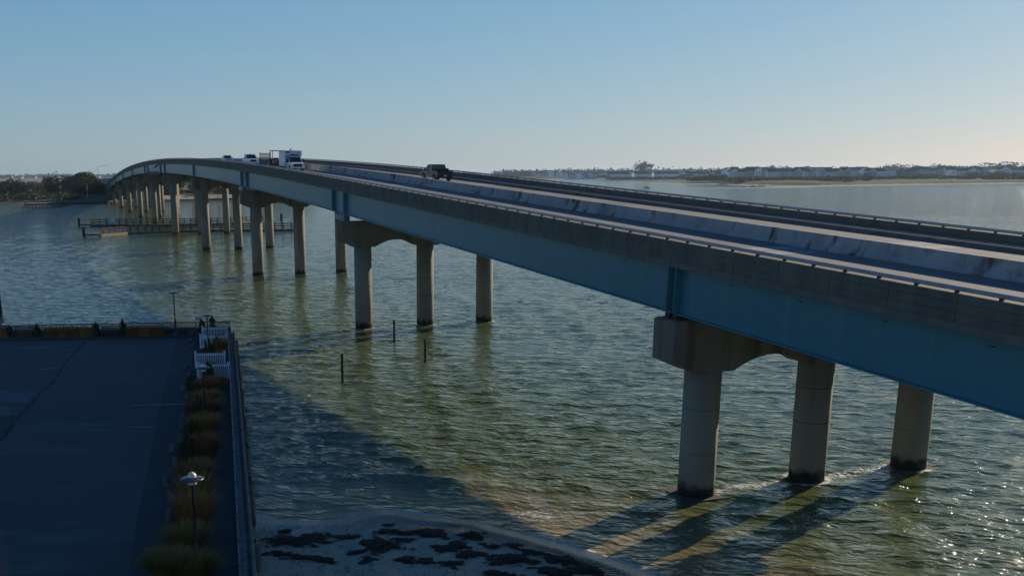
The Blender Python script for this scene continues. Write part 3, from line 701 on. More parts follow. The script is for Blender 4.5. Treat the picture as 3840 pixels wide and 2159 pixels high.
# person at the corner, looking at the water, seen from behind
def build_person(x, y, z, rz):
    t = thing('person', 'person in a dark hooded jacket and pale jeans standing at the corner railing', 'person', (x, y, z), rz)
    P = {'pel': (0, 0, .93), 'sp': (0, .02, 1.15), 'ch': (0, .05, 1.36), 'nk': (0, .07, 1.50), 'hd': (0, .09, 1.60), 'ht': (0, .10, 1.70),
         'lh': (-.10, 0, .88), 'lk': (-.11, .03, .50), 'la': (-.12, -.02, .09), 'lt': (-.12, .13, .04), 'rh': (.10, 0, .88), 'rk': (.13, .05, .50), 'ra': (.14, .0, .09), 'rtt': (.15, .15, .04),
         'ls': (-.19, .05, 1.40), 'le': (-.27, .10, 1.14), 'lw': (-.17, .34, 1.05), 'rs': (.19, .05, 1.40), 're': (.27, .10, 1.14), 'rw': (.17, .34, 1.05)}
    rad = {'pel': .17, 'sp': .18, 'ch': .20, 'nk': .07, 'hd': .085, 'ht': .08, 'lh': .10, 'lk': .065, 'la': .045, 'lt': .035, 'rh': .10, 'rk': .065, 'ra': .045, 'rtt': .035, 'ls': .085, 'le': .06, 'lw': .04, 'rs': .085, 're': .06, 'rw': .04}
    E_ = [('pel', 'sp'), ('sp', 'ch'), ('ch', 'nk'), ('nk', 'hd'), ('hd', 'ht'), ('pel', 'lh'), ('lh', 'lk'), ('lk', 'la'), ('la', 'lt'), ('pel', 'rh'), ('rh', 'rk'), ('rk', 'ra'), ('ra', 'rtt'), ('ch', 'ls'), ('ls', 'le'), ('le', 'lw'), ('ch', 'rs'), ('rs', 're'), ('re', 'rw')]
    # five fingers a side, resting on the rail
    for s, w_ in ((-1, 'lw'), (1, 'rw')):
        wx, wy, wz = P[w_]; P[w_+'p'] = (wx, wy+.07, wz); rad[w_+'p'] = .032; E_.append((w_, w_+'p'))
        for j in range(4):
            k_ = f'{w_}f{j}'; P[k_] = (wx+(-.028+.019*j), wy+.13, wz-.005); P[k_+'t'] = (wx+(-.032+.021*j), wy+.155-.006*abs(j-1.5), wz-.035); rad[k_] = .009; rad[k_+'t'] = .008
            E_ += [(w_+'p', k_), (k_, k_+'t')]
        P[w_+'th'] = (wx-s*.05, wy+.10, wz-.015); rad[w_+'th'] = .011; E_.append((w_+'p', w_+'th'))
    names = list(P); me = bpy.data.meshes.new('body'); me.from_pydata([P[n] for n in names], [(names.index(a), names.index(b)) for a, b in E_], [])
    o = link('body', me, None, t); md = o.modifiers.new('skin', 'SKIN'); sv = me.skin_vertices[0].data
    for i, n in enumerate(names): sv[i].radius = (rad[n], rad[n]*(.8 if n in ('pel', 'sp', 'ch') else 1)); sv[i].use_root = n == 'pel'
    o.modifiers.new('sub', 'SUBSURF').levels = 1; o.modifiers['sub'].render_levels = 2
    dg = bpy.context.evaluated_depsgraph_get(); me2 = bpy.data.meshes.new_from_object(o.evaluated_get(dg)); o.modifiers.clear(); o.data = me2
    mats = [mat('jacket', (.014, .014, .017), .9), mat('jeans', (.14, .19, .26), .9), mat('skin', (.32, .2, .14), .6), mat('shoe', (.03, .03, .03), .7)]
    me2.materials.clear()
    for m in mats: me2.materials.append(m)
    for p in me2.polygons:
        c = p.center; p.use_smooth = True
        p.material_index = 0 if (c.z > .88 and c.z < 1.53 and not (c.y > .35)) else 3 if c.z < .09 else 1 if c.z <= .88 else 2
    mb = MB(); mb.lathe([(.0, 1.80), (.06, 1.79), (.105, 1.73), (.115, 1.66), (.10, 1.58), (.07, 1.53)], 14, (0, .075, -.02)); mb.build('hood', mats[0], t, smooth=True)
    mb = MB(); mb.lathe([(.012, -.02), (.018, 0), (.012, .02)], 6, (0, .19, 1.615)); mb.build('nose', mats[2], t)
    return t
build_person(-18.1, 91.15, ZL+.03, .15)
# small fishing rod holder pole and board beside the person
t = thing('sign_post', 'thin pale post with small board near the railing behind the third lamp', 'sign', (-19.55, 90.9, ZL))
mb = MB(); mb.tube([(0, 0, 0), (0, 0, 2.6)], .025, 8); mb.build('post', alum, t)
mb = MB(); mb.box(0, .5, -.01, .01, 1.35, 1.65); mb.build('board', alum, t)

# ------------------------------------------------------------------ seaweed on the beach
weed = mat('seaweed', (.06, .036, .022), 1, (.13, .08, .05), 9, (1, 1, 1), .02, 40)
CL = [(-4.9, 42.4, 2.3, .75, .12), (-2.3, 41.6, .0, 0, 0), (-1.3, 41.2, 1.15, .95, .2), (-1.0, 43.4, .85, .33, 0), (.75, 43.35, 1.25, .5, -.1), (2.8, 43.1, .6, .5, 0), (1.4, 41.1, .6, .35, -.3), (2.0, 41.4, .45, .75, -.5), (2.6, 40.3, .9, .35, .1), (4.3, 39.9, 1.35, .55, .1),
      (-.2, 39.4, .5, .35, 0), (.65, 39.2, .5, .35, .5), (1.75, 38.9, .6, .3, -.2), (-2.4, 40.6, .45, .2, 0), (-3.5, 39.5, .45, .3, .4), (-1.8, 39.2, .4, .2, .3), (-5.9, 44.0, .45, .16, .3), (-1.0, 44.6, .3, .16, 0), (3.5, 41.8, .5, .2, -.3), (4.6, 42.0, .35, .22, 0), (5.3, 41.0, .8, .3, -.3), (6.5, 40.2, 1.0, .4, -.3), (7.4, 39.0, 1.0, .45, -.4), (-2.9, 43.0, .7, .2, -.2), (-4.4, 43.3, .6, .25, 0), (-.3, 42.3, .6, .18, .2), (6.0, 38.5, 1.1, .5, 0), (3.5, 38.0, .9, .3, .2), (-5.5, 40.4, .9, .1, -.25), (-4.3, 39.8, .9, .12, -.2)]
wl_ = ['largest seaweed mat, long and dark near the bulkhead', '', 'thick rounded seaweed mat in the middle of the beach', 'seaweed patch above the rounded mat', 'wide seaweed mat near the swash line', 'round seaweed ring near the wet sand', 'small oval seaweed patch right of the rounded mat', 'curved arm of seaweed reaching up the sand', 'wedge shaped seaweed patch below the curved arm', 'broad seaweed mat at the right of the beach',
       'seaweed tuft below the rounded mat', 'seaweed tuft with a trailing tail at the bottom', 'flat seaweed patch at the bottom centre', 'small seaweed sprig left of the rounded mat', 'seaweed tuft at the end of the long strand', 'little seaweed tuft at the bottom left', 'lone seaweed sprig close to the bulkhead', 'tiny seaweed tuft near the foam edge', 'thin seaweed streak above the broad right mat', 'small dark seaweed tuft by the wet slope', 'seaweed streak running down the right slope', 'long seaweed patch on the right slope', 'seaweed patch nearest the bridge shadow', 'thin seaweed streak above the largest mat', 'ragged seaweed fringe on top of the largest mat', 'thin seaweed streak between the upper patches', 'seaweed mat in the bottom right of the sand', 'seaweed streak at the bottom of the sand', 'upper part of the long thin strand near the bulkhead', 'lower part of the long thin strand near the bulkhead']
for i, (cx_, cy_, a, b_, rz) in enumerate(CL):
    if a == 0: continue
    a *= .86; b_ = max(b_*1.25, .42*a)
    rg = np.random.default_rng(200+i); V = []; Fc = []; nn = int(min(5200, 300+3400*a*b_*3))
    for j in range(nn):
        r_ = math.sqrt(rg.random())*1.12; th = rg.random()*6.28
        wob = 1+.28*math.sin(3*th+i)+.2*math.sin(7*th+i*2)+.12*math.sin(13*th)
        lx, ly = a*r_*wob*math.cos(th), b_*r_*wob*math.sin(th); x, y = cx_+lx*math.cos(rz)-ly*math.sin(rz), cy_+lx*math.sin(rz)+ly*math.cos(rz)
        if mnoise.noise(Vector((x*3.6, y*3.6, i)))*1.5+.38 < r_*r_*.75: continue
        z = sand_z(x, y)+.01+.16*min(1, b_*1.6)*max(0, 1-r_**2)*rg.random()**.5
        an = rg.random()*3.14; ln = .05+.09*rg.random(); wd = .010+.012*rg.random(); up = (rg.random()-.35)*.05
        dx, dy = math.cos(an)*ln, math.sin(an)*ln*.7; px, py = -math.sin(an)*wd, math.cos(an)*wd; o = len(V)
        V += [(x-dx-px, y-dy-py, z), (x-dx+px, y-dy+py, z+.01), (x+dx+px, y+dy+py, z+up), (x+dx-px, y+dy-py, z+up-.01)]; Fc.append((o, o+1, o+2, o+3))
    # low mound core
    o = len(V); K = 26; V.append((cx_, cy_, sand_z(cx_, cy_)+.10*min(1, b_*1.8)))
    for rr_ in (.2, .4, .58):
        for k in range(K):
            th = k*6.28318/K; wob = 1+.28*math.sin(3*th+i)+.2*math.sin(7*th+i*2)+.12*math.sin(13*th)+rg.normal()*.05
            lx, ly = a*rr_*wob*math.cos(th), b_*rr_*wob*math.sin(th); x, y = cx_+lx*math.cos(rz)-ly*math.sin(rz), cy_+lx*math.sin(rz)+ly*math.cos(rz)
            V.append((x, y, sand_z(x, y)+(.09*(1-rr_)*min(1, b_*1.8)+.012*rg.random() if rr_ < .5 else -.02)))
    for k in range(K):
        k2 = (k+1) % K; Fc.append((o, o+1+k, o+1+k2))
        for q in (0, 1): Fc.append((o+1+q*K+k, o+1+(q+1)*K+k, o+1+(q+1)*K+k2, o+1+q*K+k2))
    me = bpy.data.meshes.new('seaweed_mat'); me.from_pydata(V, [], Fc); tag(link('seaweed_mat', me, weed), wl_[i], 'seaweed', 'seaweed mats on the sand')
rg = np.random.default_rng(9); V = []; Fc = []
for j in range(2600):
    x = -8+18*rg.random(); y = 30+15*rg.random(); d_ = float(shore_d(np.array(x), np.array(y)))
    if d_ < 1.2 or rg.random() > (.35+.65*(mnoise.noise(Vector((x*.8, y*1.3, 3))) > 0)): continue
    s_ = .02+.05*rg.random(); an = rg.random()*3.14; z = sand_z(x, y)+.025; dx, dy = math.cos(an)*s_*1.8, math.sin(an)*s_*1.8; px, py = -math.sin(an)*s_*.3, math.cos(an)*s_*.3; o = len(V)
    V += [(x-dx-px, y-dy-py, z), (x-dx+px, y-dy+py, z), (x+dx+px, y+dy+py, z+.02), (x+dx-px, y+dy-py, z+.02)]; Fc.append((o, o+1, o+2, o+3))
me = bpy.data.meshes.new('seaweed_bits'); me.from_pydata(V, [], Fc); o = link('seaweed_bits', me, weed, kind='stuff'); tag(o, 'scattered bits of dry seaweed over the sand', 'seaweed')

# ------------------------------------------------------------------ posts in the water
for x, y, h_, lb in ((-5.4, 78.8, 2.3, 'leftmost of the three thin timber posts in the water'), (-1.5, 98.5, 2.2, 'farthest of the three thin timber posts, below the second pier'), (1.4, 87.5, 2.1, 'rightmost of the three thin timber posts in the water')):
    mb = MB(); mb.tube([(0, 0, -1.5), (.02, 0, h_*.5), (0, .03, h_)], [.13, .12, .11], 12)
    tag(mb.build('mooring_post', timber_d, loc=(x, y, 0), smooth=False), lb, 'post', 'timber posts standing in the water')
t = thing('pile_cluster', 'cluster of tall greenish timber piles at the left edge of the picture', 'piling', (-50.0, 121.0, 0))
for dx, dy in ((0, 0), (-.4, .2), (.1, .5), (-.5, -.3), (-.9, .1)):
    mb = MB(); mb.tube([(dx*1.3, dy*1.3, -2), (dx, dy, 2.7+.2*random.random())], [.2, .18], 10); mb.build('pile', mat('green_pile', (.10, .12, .07), .9, (.05, .06, .04), 2) if 'green_pile' not in MATS else MATS['green_pile'], t)
#PART3
# ------------------------------------------------------------------ timber fenders guiding boats under the bridge
def fender(label, pts, hgt, base_m, name='timber_fender'):
    t = thing(name, label, 'fender', (pts[0][0], pts[0][1], 0))
    o0 = Vector((pts[0][0], pts[0][1], 0)); rest = MB(); npost = 0
    pm_ = MB(); pm_.box(-.16, .16, -.16, .16, -1.5, hgt+.12); pme = pm_.mesh('post'); pme.materials.append(timber_d)
    for (x0, y0), (x1, y1) in zip(pts[:-1], pts[1:]):
        a, b_ = Vector((x0, y0, 0))-o0, Vector((x1, y1, 0))-o0; l = (b_-a).length; d = (b_-a)/l; ang = math.atan2(-d.x, d.y)
        q = Matrix.Translation(a) @ Matrix.Rotation(ang, 4, 'Z')
        for z in (.95, 1.45, hgt-.12):
            mb = MB(); mb.box(.17, .30, .05, l-.05, z-.11, z+.11, q); mb.build('waler', timber_d, t)
        mb = MB(); mb.box(-.5, .55, .02, l-.02, -.6, .62, q); mb.build('base_beam', base_m if (x0, y0) == pts[0] else timber_g, t)
        mb = MB(); mb.box(-.9, -.3, .3, l-.3, hgt-.62, hgt-.56, q); mb.build('catwalk', timber_d, t)
        k = max(1, int(l/2.1))
        for i in range(k): link('post', pme, parent=t, mw=q @ Matrix.Translation((0, (i+.5)*l/k, 0)))
    return t
fender('nearer long timber fender crossing under the bridge with a pale beige base', [(-83.6, 274.0), (-78.7, 282.9), (-73.6, 287.5), (-68.6, 291.8), (-57.8, 295.9), (-45, 296.1), (-33.0, 296.2)], 2.25, timber_b)
fender('farther dark timber fender crossing under the bridge', [(-102.6, 327.2), (-90, 327.6), (-76, 329.6), (-61.6, 332.6), (-56, 338), (-47.1, 352.6)], 2.3, timber_d)
for x, y, lb in ((-87.5, 272.2, 'tall end piles at the left tip of the nearer fender'), (-106.3, 326.9, 'tall end piles at the left tip of the farther fender'), (-44.8, 356.5, 'tall end piles at the right tip of the farther fender')):
    t = thing('dolphin', lb, 'piling', (x, y, 0))
    for dx, dy in ((0, 0), (.45, .1), (.2, .45)):
        mb = MB(); mb.tube([(dx*1.3, dy*1.3, -2), (dx, dy, 2.5+.3*random.random())], [.2, .17], 8); mb.build('pile', timber_d, t)
    mb = MB(); mb.box(-.1, 4.0 if x < -80 else .6, .1, .5, .35, .75); mb.build('low_beam', timber_d, t)
for x, y, lb in ((-95.4, 326.6, 'small pale blue board on the left part of the farther fender'), (-50.6, 346.4, 'pale board on the right part of the farther fender')):
    t = thing('sign_board', lb, 'sign', (x, y, 0)); mb = MB(); mb.box(-.75, .75, -.05, .05, .9, 2.5); mb.build('board', mat('pale_board', (.45, .60, .70), .6) if 'pale_board' not in MATS else MATS['pale_board'], t)
    mb = MB(); mb.box(-.1, .1, .06, .2, 0, 2.6); mb.build('post', timber_d, t)
# lattice light mast by the fender
for x, y, h_, lb in ((-55.7, 299.4, 13.5, 'thin steel ladder mast rising from the nearer fender beside a pier column'), (-75.4, 357, 12.5, 'thin steel ladder mast behind the second fender, seen left of a column')):
    t = thing('ladder_mast', lb, 'mast', (x, y, 0))
    for sx in (-.28, .28):
        mb = MB(); mb.tube([(sx, 0, 0), (sx, 0, h_)], .05, 6); mb.build('rail', iron, t)
    for i in range(int(h_/.9)):
        mb = MB(); mb.box(-.28, .28, -.02, .02, .5+i*.9, .55+i*.9); mb.build('rung', iron, t)

# ------------------------------------------------------------------ foliage helpers for the far shores
leaf_a = leafmat('foliage_dark', (.030, .060, .026), (.065, .085, .032), .35)
leaf_b = leafmat('foliage_olive', (.10, .12, .045), (.16, .135, .06), .25)
leaf_c = leafmat('foliage_rust', (.10, .062, .030), (.07, .060, .030), .2)
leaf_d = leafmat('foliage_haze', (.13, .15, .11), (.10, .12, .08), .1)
leaf_e = leafmat('twigs_pale', (.16, .14, .105), (.11, .10, .08), .3)
bark = mat('bark', (.07, .055, .042), .95)
def crown_mesh(name, n, w_, h_, leaf, seed, lobes=9, base=.12):
    rg = np.random.default_rng(seed)
    lc = [(rg.normal()*.28*w_, rg.normal()*.28*w_, h_*(base+.25+.55*rg.random()), (.22+.2*rg.random())) for _ in range(lobes)]
    V = np.zeros((n*4, 3)); 
    for i in range(n):
        lx, ly, lz, lr = lc[int(rg.integers(lobes))]
        u = rg.normal(size=3); u /= np.linalg.norm(u); r_ = (.55+.45*rg.random())*lr
        c = np.array([lx+u[0]*r_*w_, ly+u[1]*r_*w_, max(h_*base*.3, lz+u[2]*r_*h_*.8)])
        a = rg.normal(size=3); a /= np.linalg.norm(a); b_ = np.cross(a, rg.normal(size=3)); b_ /= np.linalg.norm(b_)
        s_ = leaf*(.5+rg.random()); V[i*4:i*4+4] = c+np.array([-a-b_*.6, a-b_*.6, a*.7+b_*.6, -a*.7+b_*.6])*s_*.5
    me = bpy.data.meshes.new(name); Fq = np.arange(n*4, dtype=np.int32).reshape(-1, 4)
    me.vertices.add(n*4); me.vertices.foreach_set('co', V.astype(np.float32).ravel()); me.loops.add(n*4); me.loops.foreach_set('vertex_index', Fq.ravel())
    me.polygons.add(n); me.polygons.foreach_set('loop_start', np.arange(0, n*4, 4, dtype=np.int32)); me.polygons.foreach_set('loop_total', np.full(n, 4, np.int32)); me.update(calc_edges=True)
    return me
CM = {}
def tree(x, y, z, h_, w_, m, lb, cat='tree', name='tree', group=None, n=700, seed=0, trunk=True):
    key = (m.name, seed % 4, n)
    if key not in CM: CM[key] = crown_mesh('crown', n, 1, 1, .062 if n > 900 else .085, seed % 4+sum(map(ord, m.name)) % 7, lobes=12); CM[key].materials.append(m)
    t = thing(name, lb, cat, (x, y, z), (seed*2.4) % 6.28, group)
    o = link('crown', CM[key], parent=t); o.scale = (w_, w_, h_)
    if trunk:
        mb = MB(); mb.tube([(0, 0, -.3), (.02*w_, 0, h_*.35), (0, .02*w_, h_*.7)], [w_*.035, w_*.025, w_*.01], 6)
        for a in (0, 2.1, 4.2): mb.tube([(0, 0, h_*.3), (math.cos(a)*w_*.25, math.sin(a)*w_*.25, h_*.62)], [w_*.018, w_*.006], 5)
        mb.build('trunk', bark, t)
    return t
land_m = mat('shore_ground', (.115, .095, .05), .95, (.065, .068, .03), .06, (1, 1, 1), stain=(.16, .135, .085), stain_scale=.04, stain_lo=.58, stain_hi=.7)
def gxy(px, py, z=0):
    v = fwd+rt*((px-CX)/F)+dn*((py-CY)/F); t_ = (z-CAMZ)/v.z; return v.x*t_, v.y*t_
def sdist(X, Y, poly):
    """signed distance to a polygon, >0 inside"""
    P = np.array(poly); D = np.full(X.shape, 1e9); ins = np.zeros(X.shape, bool)
    for (x0, y0), (x1, y1) in zip(P, np.roll(P, -1, 0)):
        dx, dy = x1-x0, y1-y0; t_ = np.clip(((X-x0)*dx+(Y-y0)*dy)/(dx*dx+dy*dy), 0, 1); D = np.minimum(D, np.hypot(X-x0-t_*dx, Y-y0-t_*dy))
        c = ((y0 > Y) != (y1 > Y)) & (X < (x1-x0)*(Y-y0)/((y1-y0) if y1 != y0 else 1e-9)+x0); ins ^= c
    return np.where(ins, D, -D)
def terrain(name, poly, x0, x1, y0, y1, step, hf, m, pre=None):
    xs, ys = np.arange(x0, x1, step), np.arange(y0, y1, step); X, Y = np.meshgrid(xs, ys); d = sdist(X, Y, poly)
    Z = hf(d, X, Y); keep = (d > -step*3)
    Fq = grid_faces(len(ys), len(xs)); kf = keep.ravel()[Fq].any(1); Fq = Fq[kf]
    used = np.unique(Fq); mp = np.zeros(X.size, int); mp[used] = np.arange(len(used))
    return npmesh(name, np.stack([X, Y, Z], -1).reshape(-1, 3)[used], mp[Fq], m, kind='structure')
def wob(X, Y, s_, seed=0):
    return np.sin(X*s_+seed)+np.sin(Y*s_*1.3+2*seed)+np.sin((X+Y)*s_*.7+seed*3)+.6*np.sin((X-Y)*s_*2.1+seed)

# ------------------------------------------------------------------ left shore behind the bridge
LP = [(-700, 596), (-232, 581), (-214, 577), (-196, 573), (-171, 580), (-147, 615), (-123, 644), (-112, 652), (-70, 700), (-40, 800), (-100, 1150), (-400, 1300), (-900, 1300)]
def lh(d, X, Y):
    h_ = np.where(d < 0, d*.15, np.minimum(1.9, .35+d*.11)); bank = np.clip(1-np.abs(X+140)/45, 0, 1)
    app = np.exp(-(((X-(-190+(Y-640)*-.34)))/26.)**2)*np.clip((Y-595)/30, 0, 1)*np.clip(1-(Y-600)/420, 0, 1)*3.2
    return np.where(d > 0, h_+.12*wob(X, Y, .05)+app+bank*np.clip(d/14, 0, 1)*1.6, h_)
terrain('left_shore', LP, -720, -20, 560, 1310, 5.0, lh, land_m)
sandm = mat('pale_bank', (.34, .28, .19), .95, (.26, .21, .14), .2)
terrain('sand_bank', [(-150, 617), (-125, 645.5), (-114, 654), (-96, 680), (-106, 690), (-124, 668), (-150, 634), (-160, 620)], -170, -90, 605, 700, 2.0, lambda d, X, Y: np.where(d > 0, lh(sdist(X, Y, LP), X, Y)+.18, -.5), sandm)
# sheet-pile bulkhead
t = thing('sheet_pile_wall', 'dark sheet pile bulkhead along the far shore behind the bridge columns', 'seawall', (-196, 572.4, 0))
BP = [(-196, 572.4), (-171, 579.4), (-147, 614.2), (-123, 643.2), (-112, 651)]
for (x0, y0), (x1, y1) in zip(BP[:-1], BP[1:]):
    a, b_ = Vector((x0+196, y0-572.4, 0)), Vector((x1+196, y1-572.4, 0)); l = (b_-a).length; q = Matrix.Translation(a) @ Matrix.Rotation(math.atan2(-(b_-a).x, (b_-a).y), 4, 'Z')
    k = int(l/1.6)
    for i in range(k):
        mb = MB(); mb.box(-.12 if i % 2 else .12, .05 if i % 2 else .3, i*l/k+.02, (i+1)*l/k-.02, -1, 1.0, q); mb.build('sheet_pile', rusty, t)
    mb = MB(); mb.box(-.2, .4, 0, l, 1.0, 1.22, q); mb.build('cap', timber_g, t)
# timber dock
t = thing('timber_dock', 'weathered timber dock with rails on dark piles at the far left shore', 'dock', (-188, 522, 0), .16); t.scale = (.62, 1, 1)
for i in range(9):
    mb = MB(); mb.box(-11+i*2.4, -8.63+i*2.4, -7, 8, 2.05, 2.22); mb.build('deck_board', timber_b, t)
for i in range(8):
    for yy in (-6.8, 0, 7.6):
        mb = MB(); mb.tube([(-10.4+i*2.95, yy, -2), (-10.4+i*2.95, yy, 3.25 if yy != 0 else 2.0)], .2, 7); mb.build('pile', timber_d, t)
for yy in (-6.8, 7.6):
    for z in (2.7, 3.15):
        mb = MB(); mb.box(-10.8, 10.6, yy-.06, yy+.06, z-.08, z+.08); mb.build('rail', timber_d, t)
    mb = MB(); mb.box(-10.8, 10.6, yy-.12, yy+.12, 1.5, 2.04); mb.build('beam', timber_d, t)
for a, b_ in (((-10.4, -6.9, 0), (-4, -6.9, 2)), ((-13.5, -6, 0.0), (-9.5, -6, 2.1)), ((-15, -5, -.5), (-9.5, -6.5, 1.6))):
    mb = MB(); mb.bar(a, b_, .28); mb.build('brace', timber_d, t)
mb = MB(); mb.box(7, 13, 8, 46, 1.9, 2.15); mb.build('gangway', timber_d, t)
for i in range(10):
    mb = MB(); mb.tube([(7.2, 10+i*3.8, -1.5), (7.2, 10+i*3.8, 2.9)], .2, 7); mb.build('pile', timber_d, t)
def P2(zx, zy, z=1.8): return gxy(zx*600/2555, 600+zy*600/2555, z)      # far-left survey points
TL = [(-205, 640, 15.5, 15, leaf_a, 'biggest dark evergreen beside the bridge end'), (-196, 636, 13, 12, leaf_a, 'dark evergreen leaning against the bridge end'), (-214, 645, 13, 12, leaf_a, 'left flank of the dark evergreen group by the bridge end'), (-188, 628, 9.5, 11, leaf_a, 'dark shrubby evergreen right under the first bridge span'), (-222, 640, 8.5, 9, leaf_a, 'low dark evergreen left of the big one'), (-181, 622, 7.5, 9, leaf_a, 'dark thicket in the shade under the bridge end'),
      (-231.6, 625, 4.8, 9, leaf_e, 'pale bushy shrub above the timber dock'), (-220.9, 608, 4.6, 8, leaf_b, 'olive shrub behind the dock'), (-236.0, 622, 10.5, 12, leaf_a, 'dark round tree left of the pale shrub'), (-242.7, 630, 9.5, 10, leaf_a, 'second dark round tree on the far left shore'),
      (-249.5, 640, 12.5, 8, leaf_c, 'russet bare topped tree on the far left shore'), (-253.6, 640, 8.5, 10, leaf_b, 'olive tree near the far left edge'), (-261.7, 650, 9.5, 11, leaf_b, 'olive tree at the far left edge'), (-248.1, 622, 7, 12, leaf_c, 'rusty thicket on the far left shore'), (-254.6, 625, 6.5, 10, leaf_b, 'low thicket at the far left edge'), (-239.5, 612, 4.5, 9, leaf_b, 'low olive bush before the dark round tree'), (-227.1, 604, 3.5, 8, leaf_b, 'low bush at the water left of the dock'),
      (-244.4, 680, 8.5, 9, leaf_b, 'olive tree behind the utility poles'), (-255.9, 720, 9, 10, leaf_b, 'olive tree further back behind the poles'), (-277.6, 760, 9.5, 11, leaf_e, 'pale leafless tree behind the shore road'), (-254.9, 730, 8, 12, leaf_c, 'russet tree right behind the poles'), (-286.1, 700, 9, 12, leaf_b, 'farthest left olive tree'),
      (-152, 660, 11, 11, leaf_a, 'dark tree seen between bridge columns, left one'), (-141, 668, 10, 9, leaf_b, 'olive tree seen between bridge columns, middle one'), (-132, 672, 9.5, 10, leaf_b, 'greenish tree seen between bridge columns, right one'), (-150, 640, 4.5, 6, leaf_a, 'small dark bush on the pale bank'), (-134, 648, 4, 5, leaf_a, 'small bush at the right end of the pale bank'),
      (-118, 690, 7.5, 14, leaf_c, 'russet scrub right of the pale bank'), (-104, 715, 7.5, 14, leaf_b, 'olive scrub far right behind the columns'), (-92, 735, 7, 15, leaf_c, 'russet scrub far right behind the columns'), (-165, 690, 9, 12, leaf_b, 'olive tree far behind the first columns')]
for i, (x, y, h_, w_, m, lb) in enumerate(TL): tree(x, y, 1.6, h_, w_*1.15, m, lb, seed=i, group='trees on the far left shore', n=2800 if i < 6 else 1500)
rg = np.random.default_rng(31)
mb = MB()
def bushmass(name, pts, m, leaf, lb):
    V = []; 
    for (x, y, z, r_, h_) in pts:
        k = int(70)
        c = np.array([x, y, z+h_*.45])+rg.normal(size=(k, 3))*np.array([r_*.45, r_*.45, h_*.26]); c[:, 2] = np.maximum(c[:, 2], z)
        a = rg.normal(size=(k, 3)); a /= np.linalg.norm(a, axis=1)[:, None]; b_ = np.cross(a, rg.normal(size=(k, 3))); b_ /= np.linalg.norm(b_, axis=1)[:, None]
        s_ = leaf*(.5+rg.random((k, 1))); V.append(np.stack([c-a*s_-b_*s_*.6, c+a*s_-b_*s_*.6, c+a*s_*.7+b_*s_*.6, c-a*s_*.7+b_*s_*.6], 1).reshape(-1, 3))
    V = np.concatenate(V); o = npmesh(name, V, np.arange(len(V)).reshape(-1, 4), m, smooth=False, kind='stuff'); return tag(o, lb, 'undergrowth')
bushmass('undergrowth', [(-195-80*rg.random(), 590+110*rg.random(), 1.2, 3+3*rg.random(), 2+3*rg.random()) for _ in range(420)], leaf_b, .7, 'mixed olive undergrowth covering the far left shore')
bushmass('undergrowth', [(-60-90*rg.random()-20, 690+200*rg.random(), 1.2, 4+4*rg.random(), 2+2.5*rg.random()) for _ in range(260)], leaf_c, .8, 'russet undergrowth behind the bridge columns')
# marshes towards the horizon, with channels between
marsh = mat('marsh', (.20, .145, .085), 1, (.15, .12, .075), .01)
def strip_land(name, y0, y1, x0, x1, z, seed, m=marsh):
    n = 80; ys0 = y0+np.cumsum(rng.normal(size=n))*y0*.0012; xs = np.linspace(x0, x1, n); V = []
    for i in range(n): V += [(xs[i]*y0/y1 if False else xs[i], ys0[i], z), (xs[i], y1, z)]
    Fq = [(2*i, 2*i+2, 2*i+3, 2*i+1) for i in range(n-1)]
    return npmesh(name, V, Fq, m, smooth=False, kind='structure')
strip_land('marsh', 1690, 1960, -1400, 60, .35, 1); strip_land('marsh', 2160, 4200, -2600, 150, .35, 2); strip_land('marsh', 4300, 9000, -6000, 8000, .5, 3)
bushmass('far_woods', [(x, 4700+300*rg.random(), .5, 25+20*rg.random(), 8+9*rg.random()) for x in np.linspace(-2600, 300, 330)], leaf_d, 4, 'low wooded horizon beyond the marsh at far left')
bushmass('marsh_scrub', [(-1400*rg.random()-100, 1700+240*rg.random(), .3, 10+8*rg.random(), .8+rg.random()) for _ in range(200)], leaf_c, 1.6, 'low scrub on the brown marsh')
# utility poles, H frame and tall road lights
polem = mat('pole_wood', (.11, .095, .075), .9); galv = mat('galvanised', (.25, .26, .26), .5, metal=.5)
def pole(zx, zy, top, lb, arms=((0, 1.2),), D=None):
    px_, py_ = zx*600/2555, 600+zy*600/2555; x, y = gxy(px_, py_, 1.7)
    if D: s_ = D/y; x *= s_; y *= s_
    zt = 1.6+ (zy-top)*600/2555/F*math.hypot(x, y)
    t = thing('utility_pole', lb, 'utility pole', (x, y, 1.3), 0, 'utility poles on the far left shore'); h_ = zt-1.3
    mb = MB(); mb.tube([(0, 0, 0), (0, 0, h_)], [.24, .15], 7); mb.build('shaft', polem, t)
    for dz, w_ in arms:
        mb = MB(); mb.box(-w_, w_, -.08, .08, h_-.6-dz, h_-.42-dz); mb.build('crossarm', polem, t)
pole(930, 600, 215, 'tallest utility pole left of the big evergreen'); pole(900, 560, 235, 'thinner pole just left of the tallest one', D=720); pole(742, 550, 362, 'short pole above the dock'); pole(645, 515, 400, 'shortest pole left of the dock'); pole(205, 470, 395, 'small pole near the left edge'); 
pole(1125, 400, 205, 'distant pole behind the big evergreen', D=1100)
x, y = gxy(1035*600/2555, 600+400*600/2555, 1.7); sc = 900/y; x *= sc; y *= sc
t = thing('transmission_frame', 'H shaped transmission frame left of the big evergreen', 'transmission tower', (x, y, 1))
hh = 1+ (430-185)*600/2555/F*900
for sx in (-2.4, 2.4):
    mb = MB(); mb.tube([(sx, 0, 0), (sx*.8, 0, hh)], [.35, .22], 7); mb.build('leg', polem, t)
for z, w_ in ((hh-1.2, 5.0), (hh-6, 2.6)):
    mb = MB(); mb.box(-w_, w_, -.15, .15, z-.15, z+.15); mb.build('crossarm', polem, t)
